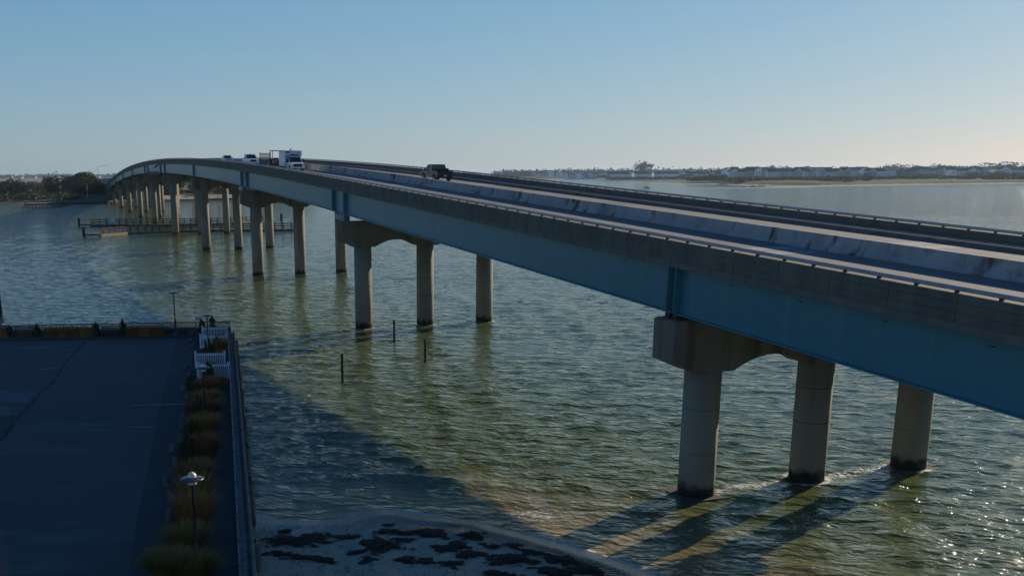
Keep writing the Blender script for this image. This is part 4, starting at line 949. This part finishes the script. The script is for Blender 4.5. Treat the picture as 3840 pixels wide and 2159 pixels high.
mb = MB(); mb.bar((-2.2, 0, hh*.45), (2.1, 0, hh*.62), .22); mb.bar((2.2, 0, hh*.45), (-2.1, 0, hh*.62), .22); mb.build('brace', polem, t)
def road_light(px_, pyt, D, arm, lb):
    x, y = gxy(px_, 700, 2); s_ = D/y; x *= s_; y *= s_; zt = CAMZ+(652-pyt)/F*D
    t = thing('road_light', lb, 'street light', (x, y, 3), 0, 'tall road lights beyond the bridge'); h_ = zt-3
    mb = MB(); mb.tube([(0, 0, 0), (0, 0, h_)], [.22, .12], 8); mb.build('pole', galv, t)
    mb = MB(); mb.tube([(0, 0, h_-.2), (arm*.4, 0, h_+.5), (arm, 0, h_+1.0)], .09, 6); mb.build('arm', galv, t)
    mb = MB(); mb.box(arm-.1, arm+.9, -.2, .2, h_+.93, h_+1.12); mb.build('luminaire', galv, t)
road_light(372, 627, 660, 4.6, 'nearest tall road light with its arm reaching right above the bridge end'); road_light(350, 643, 820, 2.6, 'second tall road light behind the evergreen'); road_light(337.5, 642, 830, .8, 'third tall road light above the evergreen'); road_light(326, 692, 590, -1.5, 'slim shore light in front of the dark evergreen')

# ------------------------------------------------------------------ houses
wallw = mat('wall_white', (.85, .86, .86), .8, (.76, .78, .79), .3); wallg = mat('wall_grey', (.50, .53, .56), .85, (.42, .45, .48), .3); wallt = mat('wall_tan', (.62, .54, .42), .85); wallb = mat('wall_blue', (.13, .20, .27), .85)
roofd = mat('roof_dark', (.055, .06, .07), .9, (.08, .08, .085), .5); roofb = mat('roof_brown', (.11, .085, .07), .9); roofg = mat('roof_grey', (.17, .17, .17), .9)
WIN = MB(); WIN.box(-.65, .65, -.05, .04, -.8, .8); winm = WIN.mesh('window'); winm.materials.append(glassd)
HT = {}
def house(x, y, z, w_, d_, h_, rh, wm_, rm_, lb, rz=0, gable=True, wins=True, group='houses on the far right shore', name='house'):
    t = thing(name, lb, 'house', (x, y, z), rz, group)
    mb = MB(); mb.box(-w_/2, w_/2, 0, d_, -3, h_)
    if gable == 'x': mb.add([(-w_/2, 0, h_), (w_/2, 0, h_), (0, 0, h_+rh), (-w_/2, d_, h_), (w_/2, d_, h_), (0, d_, h_+rh)], [(0, 1, 2), (5, 4, 3)])
    else: mb.add([(-w_/2, 0, h_), (-w_/2, d_, h_), (-w_/2, d_/2, h_+rh), (w_/2, 0, h_), (w_/2, d_, h_), (w_/2, d_/2, h_+rh)], [(2, 1, 0), (3, 4, 5)])
    mb.build('wall', wm_, t)
    e = .5; mb = MB()
    if gable == 'x':
        for s in (-1, 1):
            a = [(0, -e, h_+rh+.05), (s*(w_/2+e), -e, h_-e*rh/(w_/2)+.05), (s*(w_/2+e), d_+e, h_-e*rh/(w_/2)+.05), (0, d_+e, h_+rh+.05)]; mb.add(a+[(p[0], p[1], p[2]+.22) for p in a], [(0, 1, 2, 3), (7, 6, 5, 4), (0, 4, 5, 1), (1, 5, 6, 2), (2, 6, 7, 3)])
    else:
        for s in (0, 1):
            ye, yo = (-e, d_/2) if s == 0 else (d_+e, d_/2); ze = h_-e*rh/(d_/2)+.05
            a = [(-w_/2-e, yo, h_+rh+.05), (-w_/2-e, ye, ze), (w_/2+e, ye, ze), (w_/2+e, yo, h_+rh+.05)]; mb.add(a+[(p[0], p[1], p[2]+.22) for p in a], [(0, 1, 2, 3), (7, 6, 5, 4), (0, 4, 5, 1), (1, 5, 6, 2), (2, 6, 7, 3)])
    r_ = mb.build('roof', rm_, t)
    if wins:
        nst = max(1, int(h_/3)); nw = max(2, int(w_/3.2))
        for a in range(nst):
            for b_ in range(nw):
                link('window', winm, parent=t, loc=(-w_/2+(b_+.5)*w_/nw, 0, 1.7+a*3))
        for a in range(1, nst):
            mb = MB(); mb.box(-w_/2+.4, w_/2-.4, -1.3, -.02, a*3-.1, a*3+.1); mb.build('balcony', wm_, t)
            mb = MB(); mb.box(-w_/2+.4, w_/2-.4, -1.3, -1.2, a*3+.75, a*3+.85)
            for j in range(6): xx = -w_/2+.5+j*(w_-1)/5; mb.box(xx-.06, xx+.06, -1.28, -1.2, a*3+.1, a*3+.75)
            mb.build('balcony_rail', wm_, t)
    return t
ONES = ['', 'first', 'second', 'third', 'fourth', 'fifth', 'sixth', 'seventh', 'eighth', 'ninth', 'tenth', 'eleventh', 'twelfth', 'thirteenth', 'fourteenth', 'fifteenth', 'sixteenth', 'seventeenth', 'eighteenth', 'nineteenth']
def nth(i):
    return ONES[i] if i < 20 else {2: 'twent', 3: 'thirt', 4: 'fort'}[i//10]+('ieth' if i % 10 == 0 else 'y-'+ONES[i % 10])
# left horizon houses
for i, (px_, py_, D, w_, m, lb) in enumerate(((395, 690, 1250, 14, wallw, 'white house group just right of the big evergreen'), (385, 688, 1350, 10, wallw, 'small white house behind the evergreen'), (404, 686, 1500, 12, wallw, 'white house touching the bridge end on the left'), (190, 716, 900, 12, mat('wall_red', (.22, .07, .05), .9), 'low red building behind the shore road'), (205, 714, 930, 5, wallw, 'small white shed beside the red building'))):
    x, y = gxy(px_, py_, 2); s_ = D/y if i < 3 else 1; house(x*s_, y*s_, 1.5, w_, 10, 6 if i < 3 else 3, 3 if i < 3 else 1.2, m, roofg, lb, wins=i < 3, group='buildings on the far left shore')
for i in range(26):
    D = 4400+200*rng.random(); a = -.405+.0125*i+.004*rng.random(); house(a*D, D, 1, 22+20*rng.random(), 14, 3.5+3.5*rng.random(), 3, (wallg, wallg, wallt)[i % 3], (roofg, roofd)[i % 2], f'{nth(i+1)} tiny distant house from left on the horizon beyond the marsh', wins=False, group='distant houses beyond the marsh')
# ---- right shore
RP = [(150, 2360), (330, 2240), (367, 2334), (445, 2320), (520, 2250), (574, 2143), (520, 1800), (430, 1600), (314, 1512), (322, 1400), (342, 1283), (377, 1226), (370, 1150), (380, 1075), (420, 1045), (471, 1065), (530, 1100), (590, 1128), (700, 1163), (900, 1240), (1500, 1500), (3500, 2300), (4500, 4200), (-600, 4200), (-600, 2500)]
def rh_(d, X, Y):
    lowspit = np.clip(1-np.clip((X-400)/130, 0, 1), 0, 1)*(Y < 1900)*(Y > 1235)
    hi = 5.2*np.clip((d-14)/12, 0, 1)*.55+2.3*np.clip((d-30)/60, 0, 1)
    gap = np.exp(-((X-510)/42)**2)*(Y < 1400)
    hi = hi*(1-.85*lowspit)*(1-.8*gap)*np.where(Y > 2150, .45, 1)
    return np.where(d > 0, .15+.02*np.minimum(d, 20)+hi+.16*wob(X, Y, .06, 1)*np.clip(d/20, 0, 1)+.25*np.clip(d/30, 0, 1)*np.abs(wob(X, Y, .021, 4)), d*.1)
dune = bpy.data.materials.new('dune'); dune.use_nodes = True; N, L = dune.node_tree.nodes, dune.node_tree.links; b = N['Principled BSDF']; b.inputs['Roughness'].default_value = 1; b.inputs['Specular IOR Level'].default_value = .1
g = new(N, 'ShaderNodeNewGeometry'); sx = new(N, 'ShaderNodeSeparateXYZ'); L.new(g.outputs['Position'], sx.inputs[0])
n1 = new(N, 'ShaderNodeTexNoise'); n1.inputs['Scale'].default_value = .05; n1.inputs['Detail'].default_value = 6; L.new(g.outputs['Position'], n1.inputs['Vector'])
n2 = new(N, 'ShaderNodeTexNoise'); n2.inputs['Scale'].default_value = .012; n2.inputs['Detail'].default_value = 3; L.new(g.outputs['Position'], n2.inputs['Vector'])
gr = new(N, 'ShaderNodeMix', data_type='RGBA'); gr.inputs[6].default_value = (.038, .055, .016, 1); gr.inputs[7].default_value = (.075, .06, .025, 1)
r = new(N, 'ShaderNodeMapRange'); r.inputs['From Min'].default_value = .45; r.inputs['From Max'].default_value = .62; L.new(n1.outputs['Fac'], r.inputs['Value']); L.new(r.outputs[0], gr.inputs[0])
sd = new(N, 'ShaderNodeMix', data_type='RGBA'); sd.inputs[6].default_value = (.38, .33, .26, 1); L.new(gr.outputs[2], sd.inputs[7])
am = new(N, 'ShaderNodeMath', operation='MULTIPLY'); am.inputs[1].default_value = 2.2; L.new(n1.outputs['Fac'], am.inputs[0]); ad = new(N, 'ShaderNodeMath', operation='ADD'); L.new(am.outputs[0], ad.inputs[0]); L.new(sx.outputs[2], ad.inputs[1])
r = new(N, 'ShaderNodeMapRange'); r.inputs['From Min'].default_value = 1.85; r.inputs['From Max'].default_value = 2.25; L.new(ad.outputs[0], r.inputs['Value']); L.new(r.outputs[0], sd.inputs[0]); L.new(sd.outputs[2], b.inputs['Base Color'])
terrain('right_shore', RP, 130, 1700, 1030, 2700, 7.0, rh_, dune)
terrain('right_shore_far', RP, -620, 4500, 2180, 4250, 45.0, lambda d, X, Y: np.where(d > 0, 2.0, -2), dune)
terrain('sandbar', [(232, 972), (260, 968), (300, 966), (350, 968), (390, 1000), (425, 1048), (395, 1062), (370, 1035), (340, 1000), (300, 986), (262, 980)], 220, 440, 955, 1075, 3.0, lambda d, X, Y: np.where(d > 0, .12+np.minimum(d, 8)*.045, d*.1), mat('bar_sand', (.26, .20, .15), .9, (.18, .15, .12), .2))
lbs_w = {id(wallw): 'white', id(wallg): 'grey', id(wallt): 'tan', id(wallb): 'dark blue'}
rg = np.random.default_rng(77)
def hx(px_, D): return (px_-CX)/F*D*1.0
# near dune-front row
near_rows = [(2728, 1390, 12, wallw, 'x'), (2752, 1400, 12, wallt, 'y'), (2782, 1400, 14, wallg, 'y'), (2812, 1415, 13, wallw, 'x'), (2842, 1420, 12, wallt, 'x'), (2868, 1400, 14, wallw, 'y'), (2902, 1410, 14, wallg, 'y'), (2936, 1400, 14, wallw, 'y'), (2962, 1395, 10, wallt, 'x'), (2986, 1430, 12, wallw, 'y'), (3016, 1420, 13, wallg, 'x'),
  (3048, 1415, 14, wallw, 'y'), (3082, 1420, 14, wallw, 'y'), (3114, 1410, 11, wallt, 'x'), (3138, 1430, 13, wallg, 'x'), (3168, 1420, 13, wallw, 'y'), (3196, 1440, 12, wallw, 'x'), (3232, 1440, 13, wallg, 'x'), (3262, 1430, 15, wallw, 'y'), (3300, 1440, 15, wallw, 'y'), (3340, 1450, 14, wallb, 'x'), (3372, 1460, 14, wallb, 'x'), (3404, 1470, 13, wallg, 'x'), (3440, 1500, 14, wallt, 'y'), (3478, 1510, 15, wallg, 'x'), (3516, 1520, 14, wallw, 'y'), (3560, 1500, 17, wallw, 'y'), (3598, 1490, 14, wallw, 'x'), (3640, 1540, 14, wallg, 'x'), (3676, 1540, 16, wallw, 'y'), (3716, 1540, 16, wallw, 'x'), (3760, 1530, 18, wallw, 'y'), (3800, 1560, 15, wallg, 'x'), (3838, 1560, 14, wallw, 'y')]
desc = ['tall', 'balconied', 'gabled', 'narrow', 'broad', 'steep roofed']
for i, (px_, D, w_, m, gb) in enumerate(near_rows):
    D = D+rg.uniform(-15, 15); nb = 'leftmost' if i == 0 else 'rightmost' if i == len(near_rows)-1 else ['just right of the leftmost', 'third from left', 'fourth from left', 'fifth from left', 'sixth from left', 'seventh from left', 'eighth from left', 'ninth from left', 'tenth from left', 'eleventh from left', 'twelfth from left', 'thirteenth from left', 'fourteenth from left', 'fifteenth from left', 'sixteenth from left', 'seventeenth from left', 'seventeenth from right', 'sixteenth from right', 'fifteenth from right', 'fourteenth from right', 'thirteenth from right', 'twelfth from right', 'eleventh from right', 'tenth from right', 'ninth from right', 'eighth from right', 'seventh from right', 'sixth from right', 'fifth from right', 'fourth from right', 'third from right', 'second from right'][i-1]
    house(hx(px_, D), D, 5.6+rg.uniform(-.5, .5), w_, 12, rg.choice([8.4, 9.2, 9.8]), rg.uniform(3.2, 4.4), m, (roofd, roofb, roofd, roofg)[i % 4], f'{desc[i % 6]} {lbs_w[id(m)]} beach house, {nb} in the dune front row', rz=rg.uniform(-.15, .35), gable=gb)
# second row behind, roofs showing
for i in range(40):
    px_ = 2700+i*29+rg.uniform(-8, 8); D = 1680+rg.uniform(-60, 60)+max(0, (px_-3300)*.3)
    house(hx(px_, D), D, 6.2, rg.uniform(13, 20), 12, rg.uniform(9.5, 12), rg.uniform(3, 4.5), (wallw, wallg, wallw, wallt)[i % 4], (roofd, roofb, roofg)[i % 3], f'{nth(i+1)} house from left in the second row, only its top showing over the dune front', rz=rg.uniform(-.3, .3), gable=('x', 'y')[i % 2], wins=False, group='second row of houses behind the dune front')
# the long white townhouse rows farther left
k = 0
TR = [(2262, 2350, 4, 2120), (2362, 2430, 3, 2140), (2436, 2540, 5, 2150), (2550, 2650, 4, 2060), (2655, 2715, 3, 1950)]
tn_ = ['first', 'second', 'third', 'fourth', 'fifth']
for a, (p0, p1, nn, D) in enumerate(TR):
    for j in range(nn):
        px_ = p0+(j+.5)*(p1-p0)/nn; w_ = (p1-p0)/nn/F*D*.98
        house(hx(px_, D), D+j*6, 1.6, w_, 14, 8.5, 5.2, wallw, roofd, f'{["first", "second", "third", "fourth", "fifth"][j]} unit from left in the {tn_[a]} white townhouse row across the cove', rz=.25, gable='y', wins=True, group='white townhouse rows across the cove', name='townhouse')
for i, px_ in enumerate((2108, 2134, 2160, 2186, 2200, 2222, 2240)):
    D = 2350; house(hx(px_, D), D, 1.6, 15, 12, 6.5+i % 3, 4, (wallw, wallg)[i % 2], roofg, ['leftmost small house showing above the far parapet', 'second small house right of where land meets parapet', 'third small pale house left of the townhouse rows', 'fourth small house left of the townhouse rows', 'fifth small house left of the townhouse rows', 'sixth small house left of the townhouse rows', 'small pale house right beside the first townhouse row'][i], gable=('x', 'y')[i % 2], wins=False)
for i in range(34):
    px_ = 1960+i*22; D = 2800+rg.uniform(-80, 120); house(hx(px_, D), D, 2, rg.uniform(18, 34), 14, rg.uniform(9, 13), 4, (wallg, wallw, wallt)[i % 3], (roofg, roofd, roofb)[i % 3], f'{nth(i+1)} distant house from left among trees on the horizon right of the bridge', wins=False, gable=('x', 'y')[i % 2], group='distant houses among trees on the right horizon')
house(hx(2503, 2700), 2700, 2, 46, 20, 17, .8, wallg, roofg, 'long flat roofed block rising above the townhouse roofs', wins=False)
# woods on the skyline and dune scrub
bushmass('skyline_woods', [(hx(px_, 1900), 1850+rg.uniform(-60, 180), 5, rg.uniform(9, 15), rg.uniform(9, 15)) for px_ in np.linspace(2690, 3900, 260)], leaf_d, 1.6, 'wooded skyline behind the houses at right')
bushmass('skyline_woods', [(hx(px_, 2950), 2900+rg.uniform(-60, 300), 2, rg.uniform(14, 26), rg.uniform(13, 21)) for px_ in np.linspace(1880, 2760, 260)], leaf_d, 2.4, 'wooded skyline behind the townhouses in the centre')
bushmass('dune_scrub', [(hx(px_, D), D, 4.2, rg.uniform(4, 7), rg.uniform(2, 3.6)) for px_, D in [(2560+1300*rg.random(), 1215+165*rg.random()) for _ in range(620)] if not (500*F/D*0 > 1) and (px_ > 2700 or D > 1330)], leaf_b, 1.1, 'dune scrub in front of the right hand houses')
bushmass('dune_scrub', [(hx(px_, 2000), 1985+rg.uniform(-25, 60), 1.5, rg.uniform(5, 9), rg.uniform(2, 4)) for px_ in np.linspace(2270, 2720, 120)], leaf_a, 1.2, 'dark hedge line along the cove in front of the townhouses')
for i, (px_, D, z, h_, w_, m, lb) in enumerate(((2392, 2560, 2, 33, 36, leaf_e, 'large bare tree rising above the townhouse roofs'), (2640, 1330, 2.4, 9, 22, leaf_b, 'broad olive thicket at the root of the spit'), (2680, 1320, 2.6, 8, 18, leaf_b, 'olive thicket right of the spit'), (2600, 1350, 1.8, 6, 16, leaf_b, 'low olive thicket on the spit'), (2852, 1900, 6, 21, 16, leaf_a, 'pointed tree above the roofs right of centre'), (2920, 2000, 6, 20, 20, leaf_d, 'round tree above the roofs, middle of the right shore'),
        (3285, 1950, 6, 20, 22, leaf_b, 'pale green round tree behind the balconied houses'), (3322, 1950, 6, 22, 18, leaf_b, 'taller pale round tree behind the dark blue houses'), (3470, 1900, 6, 20, 24, leaf_b, 'dark tree group above the grey houses'), (3505, 1900, 6, 19, 18, leaf_b, 'second dark tree above the grey houses'), (3600, 1750, 6, 17, 26, leaf_b, 'broad green tree behind the big white house'), (3716, 1800, 6, 24, 32, leaf_b, 'largest dark domed tree at the right'), (3800, 1800, 6, 18, 26, leaf_b, 'dark tree at the right edge of the houses'), (3835, 1780, 6, 19, 24, leaf_b, 'dark tree at the right picture edge'),
        (3600, 1420, 5, 7, 22, leaf_b, 'round bush in front of the big white house'), (3680, 1430, 5, 7, 20, leaf_b, 'round bush right of the big white house'), (3700, 1440, 5, 8, 18, leaf_a, 'dark bush in front of the right hand houses'), (3760, 1440, 5, 6.5, 24, leaf_b, 'wide bush near the right edge'), (3410, 1400, 4.5, 6, 16, leaf_b, 'bush on the dune right of the sandy gap'), (3450, 1400, 4.5, 5.5, 14, leaf_b, 'second bush on the dune right of the sandy gap'), (3208, 1400, 5, 7, 9, leaf_a, 'narrow dark tree between dune front houses'), (2560, 2020, 1.8, 9, 24, leaf_a, 'dark clump before the third townhouse row'), (2250, 2050, 1.6, 8, 20, leaf_b, 'green clump left of the first townhouse row'))):
    tree(hx(px_, D), D, z, h_*(.88 if D > 1700 and m != leaf_e else 1), w_*1.2, m, lb, seed=40+i, group='trees and large bushes on the far right shore', n=700, trunk=h_ > 15)

# ------------------------------------------------------------------ vehicles
def xprism(mb, poly, x0, x1, taper=0.0):
    """side outline (y,z) extruded across x; the upper points pulled in by taper"""
    zs = [p[1] for p in poly]; z0, z1 = min(zs), max(zs); n = len(poly)
    f = lambda z: taper*(z-z0)/(z1-z0)
    v = [(x0+f(z), y, z) for y, z in poly]+[(x1-f(z), y, z) for y, z in poly]
    mb.add(v, [tuple(range(n)), tuple(range(2*n-1, n-1, -1))]+[(i, i+n, (i+1) % n+n, (i+1) % n) for i in range(n)])
def wheels(t, ys, hw, r_=.38, w_=.26):
    for y in ys:
        for s in (-1, 1):
            mb = MB(); mb.tube([(s*(hw-w_), y, r_), (s*(hw-.0), y, r_)], r_, 18); o = mb.build('wheel', black, t)
            mb = MB(); mb.tube([(s*(hw-.02), y, r_), (s*(hw+.012), y, r_)], r_*.55, 12); mb.build('rim', galv, o)
pw = mat('paint_white', (.72, .74, .76), .3, spec=.6); pd = mat('paint_dark', (.010, .020, .04), .35, spec=.35); ps = mat('paint_silverblue', (.22, .30, .36), .3, metal=.3); pr_ = mat('paint_red', (.35, .03, .025), .45); amber = mat('amber_lens', (.6, .25, .05), .3); redl = mat('red_lens', (.35, .01, .01), .2); platem = mat('plate', (.5, .45, .25), .6); grille = mat('grille', (.01, .01, .012), .5); lensm = mat('headlight', (.8, .8, .75), .15)
def onbridge(t, n_, st, rz=0):
    t.matrix_world = BM @ frame(n_, st, .606) @ Matrix.Rotation(rz, 4, 'Z')
def bx(t, name, m, *a):
    mb = MB(); mb.box(*a); return mb.build(name, m, t)
def pickup(label, paint, n_, st, rz, load=True, beacon=False):
    t = thing('pickup_truck', label, 'pickup truck')
    mb = MB(); xprism(mb, [(-2.8, .50), (-2.85, .95), (-2.80, 1.12), (2.0, 1.12), (2.68, 1.02), (2.82, .80), (2.82, .45), (2.35, .42), (2.2, .75), (1.7, .85), (1.2, .72), (1.1, .40), (-1.2, .40), (-1.35, .75), (-1.8, .86), (-2.3, .74), (-2.45, .48)][::-1], -.98, .98, .06); mb.build('body', paint, t)
    mb = MB(); xprism(mb, [(-.95, 1.13), (1.35, 1.13), (.62, 1.78), (-.85, 1.80)][::-1], -.90, .90, .16); cb = mb.build('cab_glass', glassd, t)
    mb = MB(); xprism(mb, [(-.88, 1.78), (.60, 1.76), (.52, 1.84), (-.80, 1.87)][::-1], -.75, .75, .05); mb.build('roof', paint, t)
    for s in (-1, 1):
        for y0, z0, y1, z1 in ((1.36, 1.12, .60, 1.80), (-.97, 1.12, -.86, 1.82), (.16, 1.12, .12, 1.80)):
            mb = MB(); mb.bar((s*.905, y0, z0), (s*.755, y1, z1), .07); mb.build('pillar', paint, t)
        bx(t, 'mirror', black, s*1.0-.12*(s < 0), s*1.0+.12*(s > 0), .95, 1.08, 1.15, 1.38)
        bx(t, 'headlight', lensm, s*.72-.2, s*.72+.2, 2.80, 2.845, .78, .96)
        bx(t, 'tail_light', redl, s*.86-.09, s*.86+.09, -2.885, -2.84, .78, 1.06)
        bx(t, 'bed_wall', paint, s*.90-.05, s*.90+.05, -2.78, -1.0, 1.10, 1.22)
    bx(t, 'tailgate', paint, -.78, .78, -2.90, -2.84, .62, 1.20); bx(t, 'rear_bumper', galv if rz else grille, -.95, .95, -2.98, -2.84, .42, .58)
    bx(t, 'number_plate', platem, -.17, .17, -2.995, -2.975, .60, .76); bx(t, 'grille', grille, -.5, .5, 2.80, 2.85, .62, .98); bx(t, 'front_bumper', paint, -.95, .95, 2.80, 2.92, .40, .56)
    if load: bx(t, 'tool_box', grille, -.7, .7, -1.5, -1.05, 1.15, 1.42); mb = MB(); mb.lathe([(0, 1.5), (.2, 1.48), (.28, 1.35), (.25, 1.15)], 10, (.45, -2.3, 0)); mb.build('load', black, t)
    if beacon: mb = MB(); mb.lathe([(.09, 1.86), (.08, 2.02), (0, 2.05)], 10); mb.build('beacon', amber, t)
    wheels(t, (-1.82, 1.72), .98); onbridge(t, n_, st, rz); return t
pickup('dark blue pickup truck driving away on the far lane beyond the median barrier', pd, 11.6, 69.7, 0)
pickup('white pickup truck with roof beacon approaching behind the box truck', pw, 2.6, 139.5, math.pi, load=False, beacon=True)
t = thing('car', 'small silver blue car coming over the crest of the bridge', 'car')
mb = MB(); xprism(mb, [(-2.25, .3), (-2.3, .75), (-2.1, .95), (1.1, .92), (2.1, .75), (2.25, .55), (2.25, .28), (1.8, .25), (1.6, .6), (1.2, .6), (1.0, .25), (-1.1, .25), (-1.3, .6), (-1.65, .6), (-1.85, .28)][::-1], -.9, .9, .05); mb.build('body', ps, t)
mb = MB(); xprism(mb, [(-1.8, .93), (1.0, .90), (.3, 1.42), (-1.1, 1.44)][::-1], -.80, .80, .14); mb.build('windows', glassd, t)
mb = MB(); xprism(mb, [(-1.1, 1.43), (.28, 1.41), (.2, 1.46), (-1.0, 1.48)][::-1], -.66, .66, .04); mb.build('roof', ps, t)
for s in (-1, 1): bx(t, 'headlight', lensm, s*.65-.15, s*.65+.15, 2.2, 2.27, .55, .68); bx(t, 'mirror', black, s*.95-.08, s*.95+.08, .6, .7, .95, 1.1)
wheels(t, (-1.45, 1.4), .9, .32, .22); onbridge(t, 2.6, 165, math.pi)
# box-bodied service truck
t = thing('box_truck', 'white box bodied service truck with red grille leading the traffic towards the camera', 'truck')
mb = MB(); xprism(mb, [(-.1, .42), (-.1, 1.2), (1.35, 1.22), (2.25, 1.15), (2.62, 1.02), (2.72, .8), (2.72, .42), (2.2, .40), (2.05, .78), (1.6, .88), (1.1, .72), (1.0, .40)][::-1], -1.0, 1.0, .05); mb.build('cab_body', pw, t)
mb = MB(); xprism(mb, [(-.1, 1.21), (1.45, 1.21), (.75, 1.92), (-.1, 1.94)][::-1], -.93, .93, .14); mb.build('cab_glass', glassd, t)
mb = MB(); xprism(mb, [(-.1, 1.92), (.74, 1.90), (.6, 2.02), (-.1, 2.08)][::-1], -.80, .80, .04); mb.build('cab_roof', pw, t)
mb = MB(); xprism(mb, [(-4.6, .55), (-4.6, 2.80), (.35, 2.80), (.40, 2.12), (-.12, 2.08), (-.12, .55)][::-1], -1.16, 1.16, .0); mb.build('box_body', mat('box_white', (.60, .63, .68), .5, (.52, .55, .60), 1), t)
for s in (-1, 1):
    mb = MB(); mb.bar((s*.94, 1.46, 1.2), (s*.80, .73, 1.95), .08); mb.build('pillar', pw, t)
    bx(t, 'mirror', black, s*1.16-.13, s*1.16+.13, 1.0, 1.1, 1.2, 1.6); bx(t, 'headlight', lensm, s*.82-.16, s*.82+.16, 2.68, 2.75, .78, 1.0); bx(t, 'red_marker', pr_, s*.45-.09, s*.45+.09, 2.74, 2.80, .42, .60)
    for y in (-4.2, -2.9, -1.6): bx(t, 'locker_door', pw, s*1.165-.012, s*1.165+.012, y, y+1.15, .75, 2.55)
bx(t, 'grille', mat('grille_red', (.10, .012, .01), .5), -.62, .62, 2.70, 2.76, .62, 1.02); bx(t, 'front_bumper', pw, -1.0, 1.0, 2.70, 2.86, .38, .56); bx(t, 'cab_sign', pd, -.55, .55, .41, .46, 2.2, 2.32); bx(t, 'corner_lamp', grille, .7, 1.1, .36, .44, 2.5, 2.7)
mb = MB(); mb.lathe([(.14, 2.80), (.12, 3.05), (0, 3.1)], 10, (.1, -1.2, 0)); mb.build('beacon', amber, t)
wheels(t, (-3.2, 1.65), 1.02, .42, .3); onbridge(t, 2.55, 104.6, math.pi)
# red machine behind it
t = thing('tractor', 'red utility tractor with canopy following close behind the box truck', 'tractor')
bx(t, 'hood', pr_, -.42, .42, .1, 1.9, .75, 1.35); bx(t, 'chassis', grille, -.3, .3, -1.2, 1.9, .5, .75); bx(t, 'canopy', pr_, -1.0, .8, -1.3, .6, 2.62, 2.74); bx(t, 'seat', black, -.3, .3, -.9, -.35, 1.0, 1.6); bx(t, 'grille', grille, -.35, .35, 1.9, 1.95, .8, 1.3)
for sx in (-.75, .7):
    mb = MB(); mb.bar((sx, -1.1, .9), (sx, -1.1, 2.62), .08); mb.bar((sx, .3, 1.2), (sx*.95, .4, 2.62), .07); mb.build('post', pr_, t)
for s in (-1, 1):
    for y, r_ in ((-.9, .72), (1.4, .45)):
        mb = MB(); mb.tube([(s*.6, y, r_), (s*.98, y, r_)], r_, 18); o = mb.build('wheel', black, t); mb = MB(); mb.tube([(s*.97, y, r_), (s*1.0, y, r_)], r_*.55, 12); mb.build('rim', pr_, o)
onbridge(t, 2.0, 114.0, math.pi)
t = thing('arrow_board', 'dark louvred traffic board behind the red tractor', 'traffic board')
for i in range(8): bx(t, 'louvre', grille, -.75, .75, -.05, .05, .55+i*.22, .68+i*.22)
for s in (-1, 1): bx(t, 'frame', grille, s*.8-.05, s*.8+.05, -.06, .06, .1, 2.35)
bx(t, 'base', grille, -.9, .9, -.8, .5, .3, .5); wheels(t, (-.1,), .95, .32, .2); onbridge(t, 1.7, 121.5, math.pi)
# vehicles parked on the far sand
def parked(x, y, z, rz, paint, lb, sc=1.0):
    t = thing('parked_truck', lb, 'pickup truck', (x, y, z), rz, 'vehicles parked on the far sandbar')
    mb = MB(); xprism(mb, [(-2.8, .45), (-2.85, 1.1), (-.9, 1.12), (-.7, 1.75), (.7, 1.75), (1.3, 1.15), (2.7, 1.05), (2.8, .45)][::-1], -.95, .95, .1); mb.build('body', paint, t)
    mb = MB(); xprism(mb, [(-.75, 1.2), (-.62, 1.66), (.64, 1.66), (1.05, 1.2)][::-1], -.97, .97, .1); mb.build('windows', glassd, t)
    wheels(t, (-1.8, 1.8), .95)
parked(227, 974, .25, -1.5, pr_, 'dark red pickup parked alone at the tip of the sandbar'); parked(344, 1004, .3, -1.3, pw, 'white truck at the right end of the parked group on the far beach'); parked(337, 1001, .3, -1.6, pd, 'dark truck in the middle of the parked group on the far beach'); parked(326, 996, .3, 1.4, pw, 'white car at the left of the parked group on the far beach'); parked(350, 1010, .3, -1.2, pw, 'second white truck behind the parked group on the far beach')
t = thing('work_boat', 'small pale motor boat crossing the cove before the townhouses', 'boat', (hx(2257, 1990), 1990, 0), .5)
mb = MB(); mb.add([(-1.6, -5, .2), (1.6, -5, .2), (1.8, 0, .3), (0, 6, .6), (-1.8, 0, .3), (-1.8, -5, 1.4), (1.8, -5, 1.4), (2.1, 0, 1.5), (0, 6.6, 2.0), (-2.1, 0, 1.5)], [(0, 1, 2, 3, 4)[::-1], (5, 6, 7, 8, 9), (0, 5, 6, 1)[::-1], (1, 6, 7, 2)[::-1], (2, 7, 8, 3)[::-1], (3, 8, 9, 4)[::-1], (4, 9, 5, 0)[::-1]]); mb.build('hull', pw, t)
bx(t, 'cabin', wallw, -1.1, 1.1, -2.5, .8, 1.4, 3.4); bx(t, 'cabin_window', glassd, -1.12, 1.12, -2.0, .82, 2.4, 3.0)
# ------------------------------------------------------------------ haze
hz = bpy.data.materials.new('haze_air'); hz.use_nodes = True; N, L = hz.node_tree.nodes, hz.node_tree.links; N.remove(N['Principled BSDF'])
pv_ = N.new('ShaderNodeVolumePrincipled'); pv_.inputs['Color'].default_value = (.62, .80, 1, 1); pv_.inputs['Density'].default_value = .00006; pv_.inputs['Anisotropy'].default_value = .3
L.new(pv_.outputs[0], N['Material Output'].inputs['Volume'])
mb = MB(); mb.box(-7000, 9000, -300, 9500, -4, 45); mb.build('haze', hz, kind='stuff')
#PART4
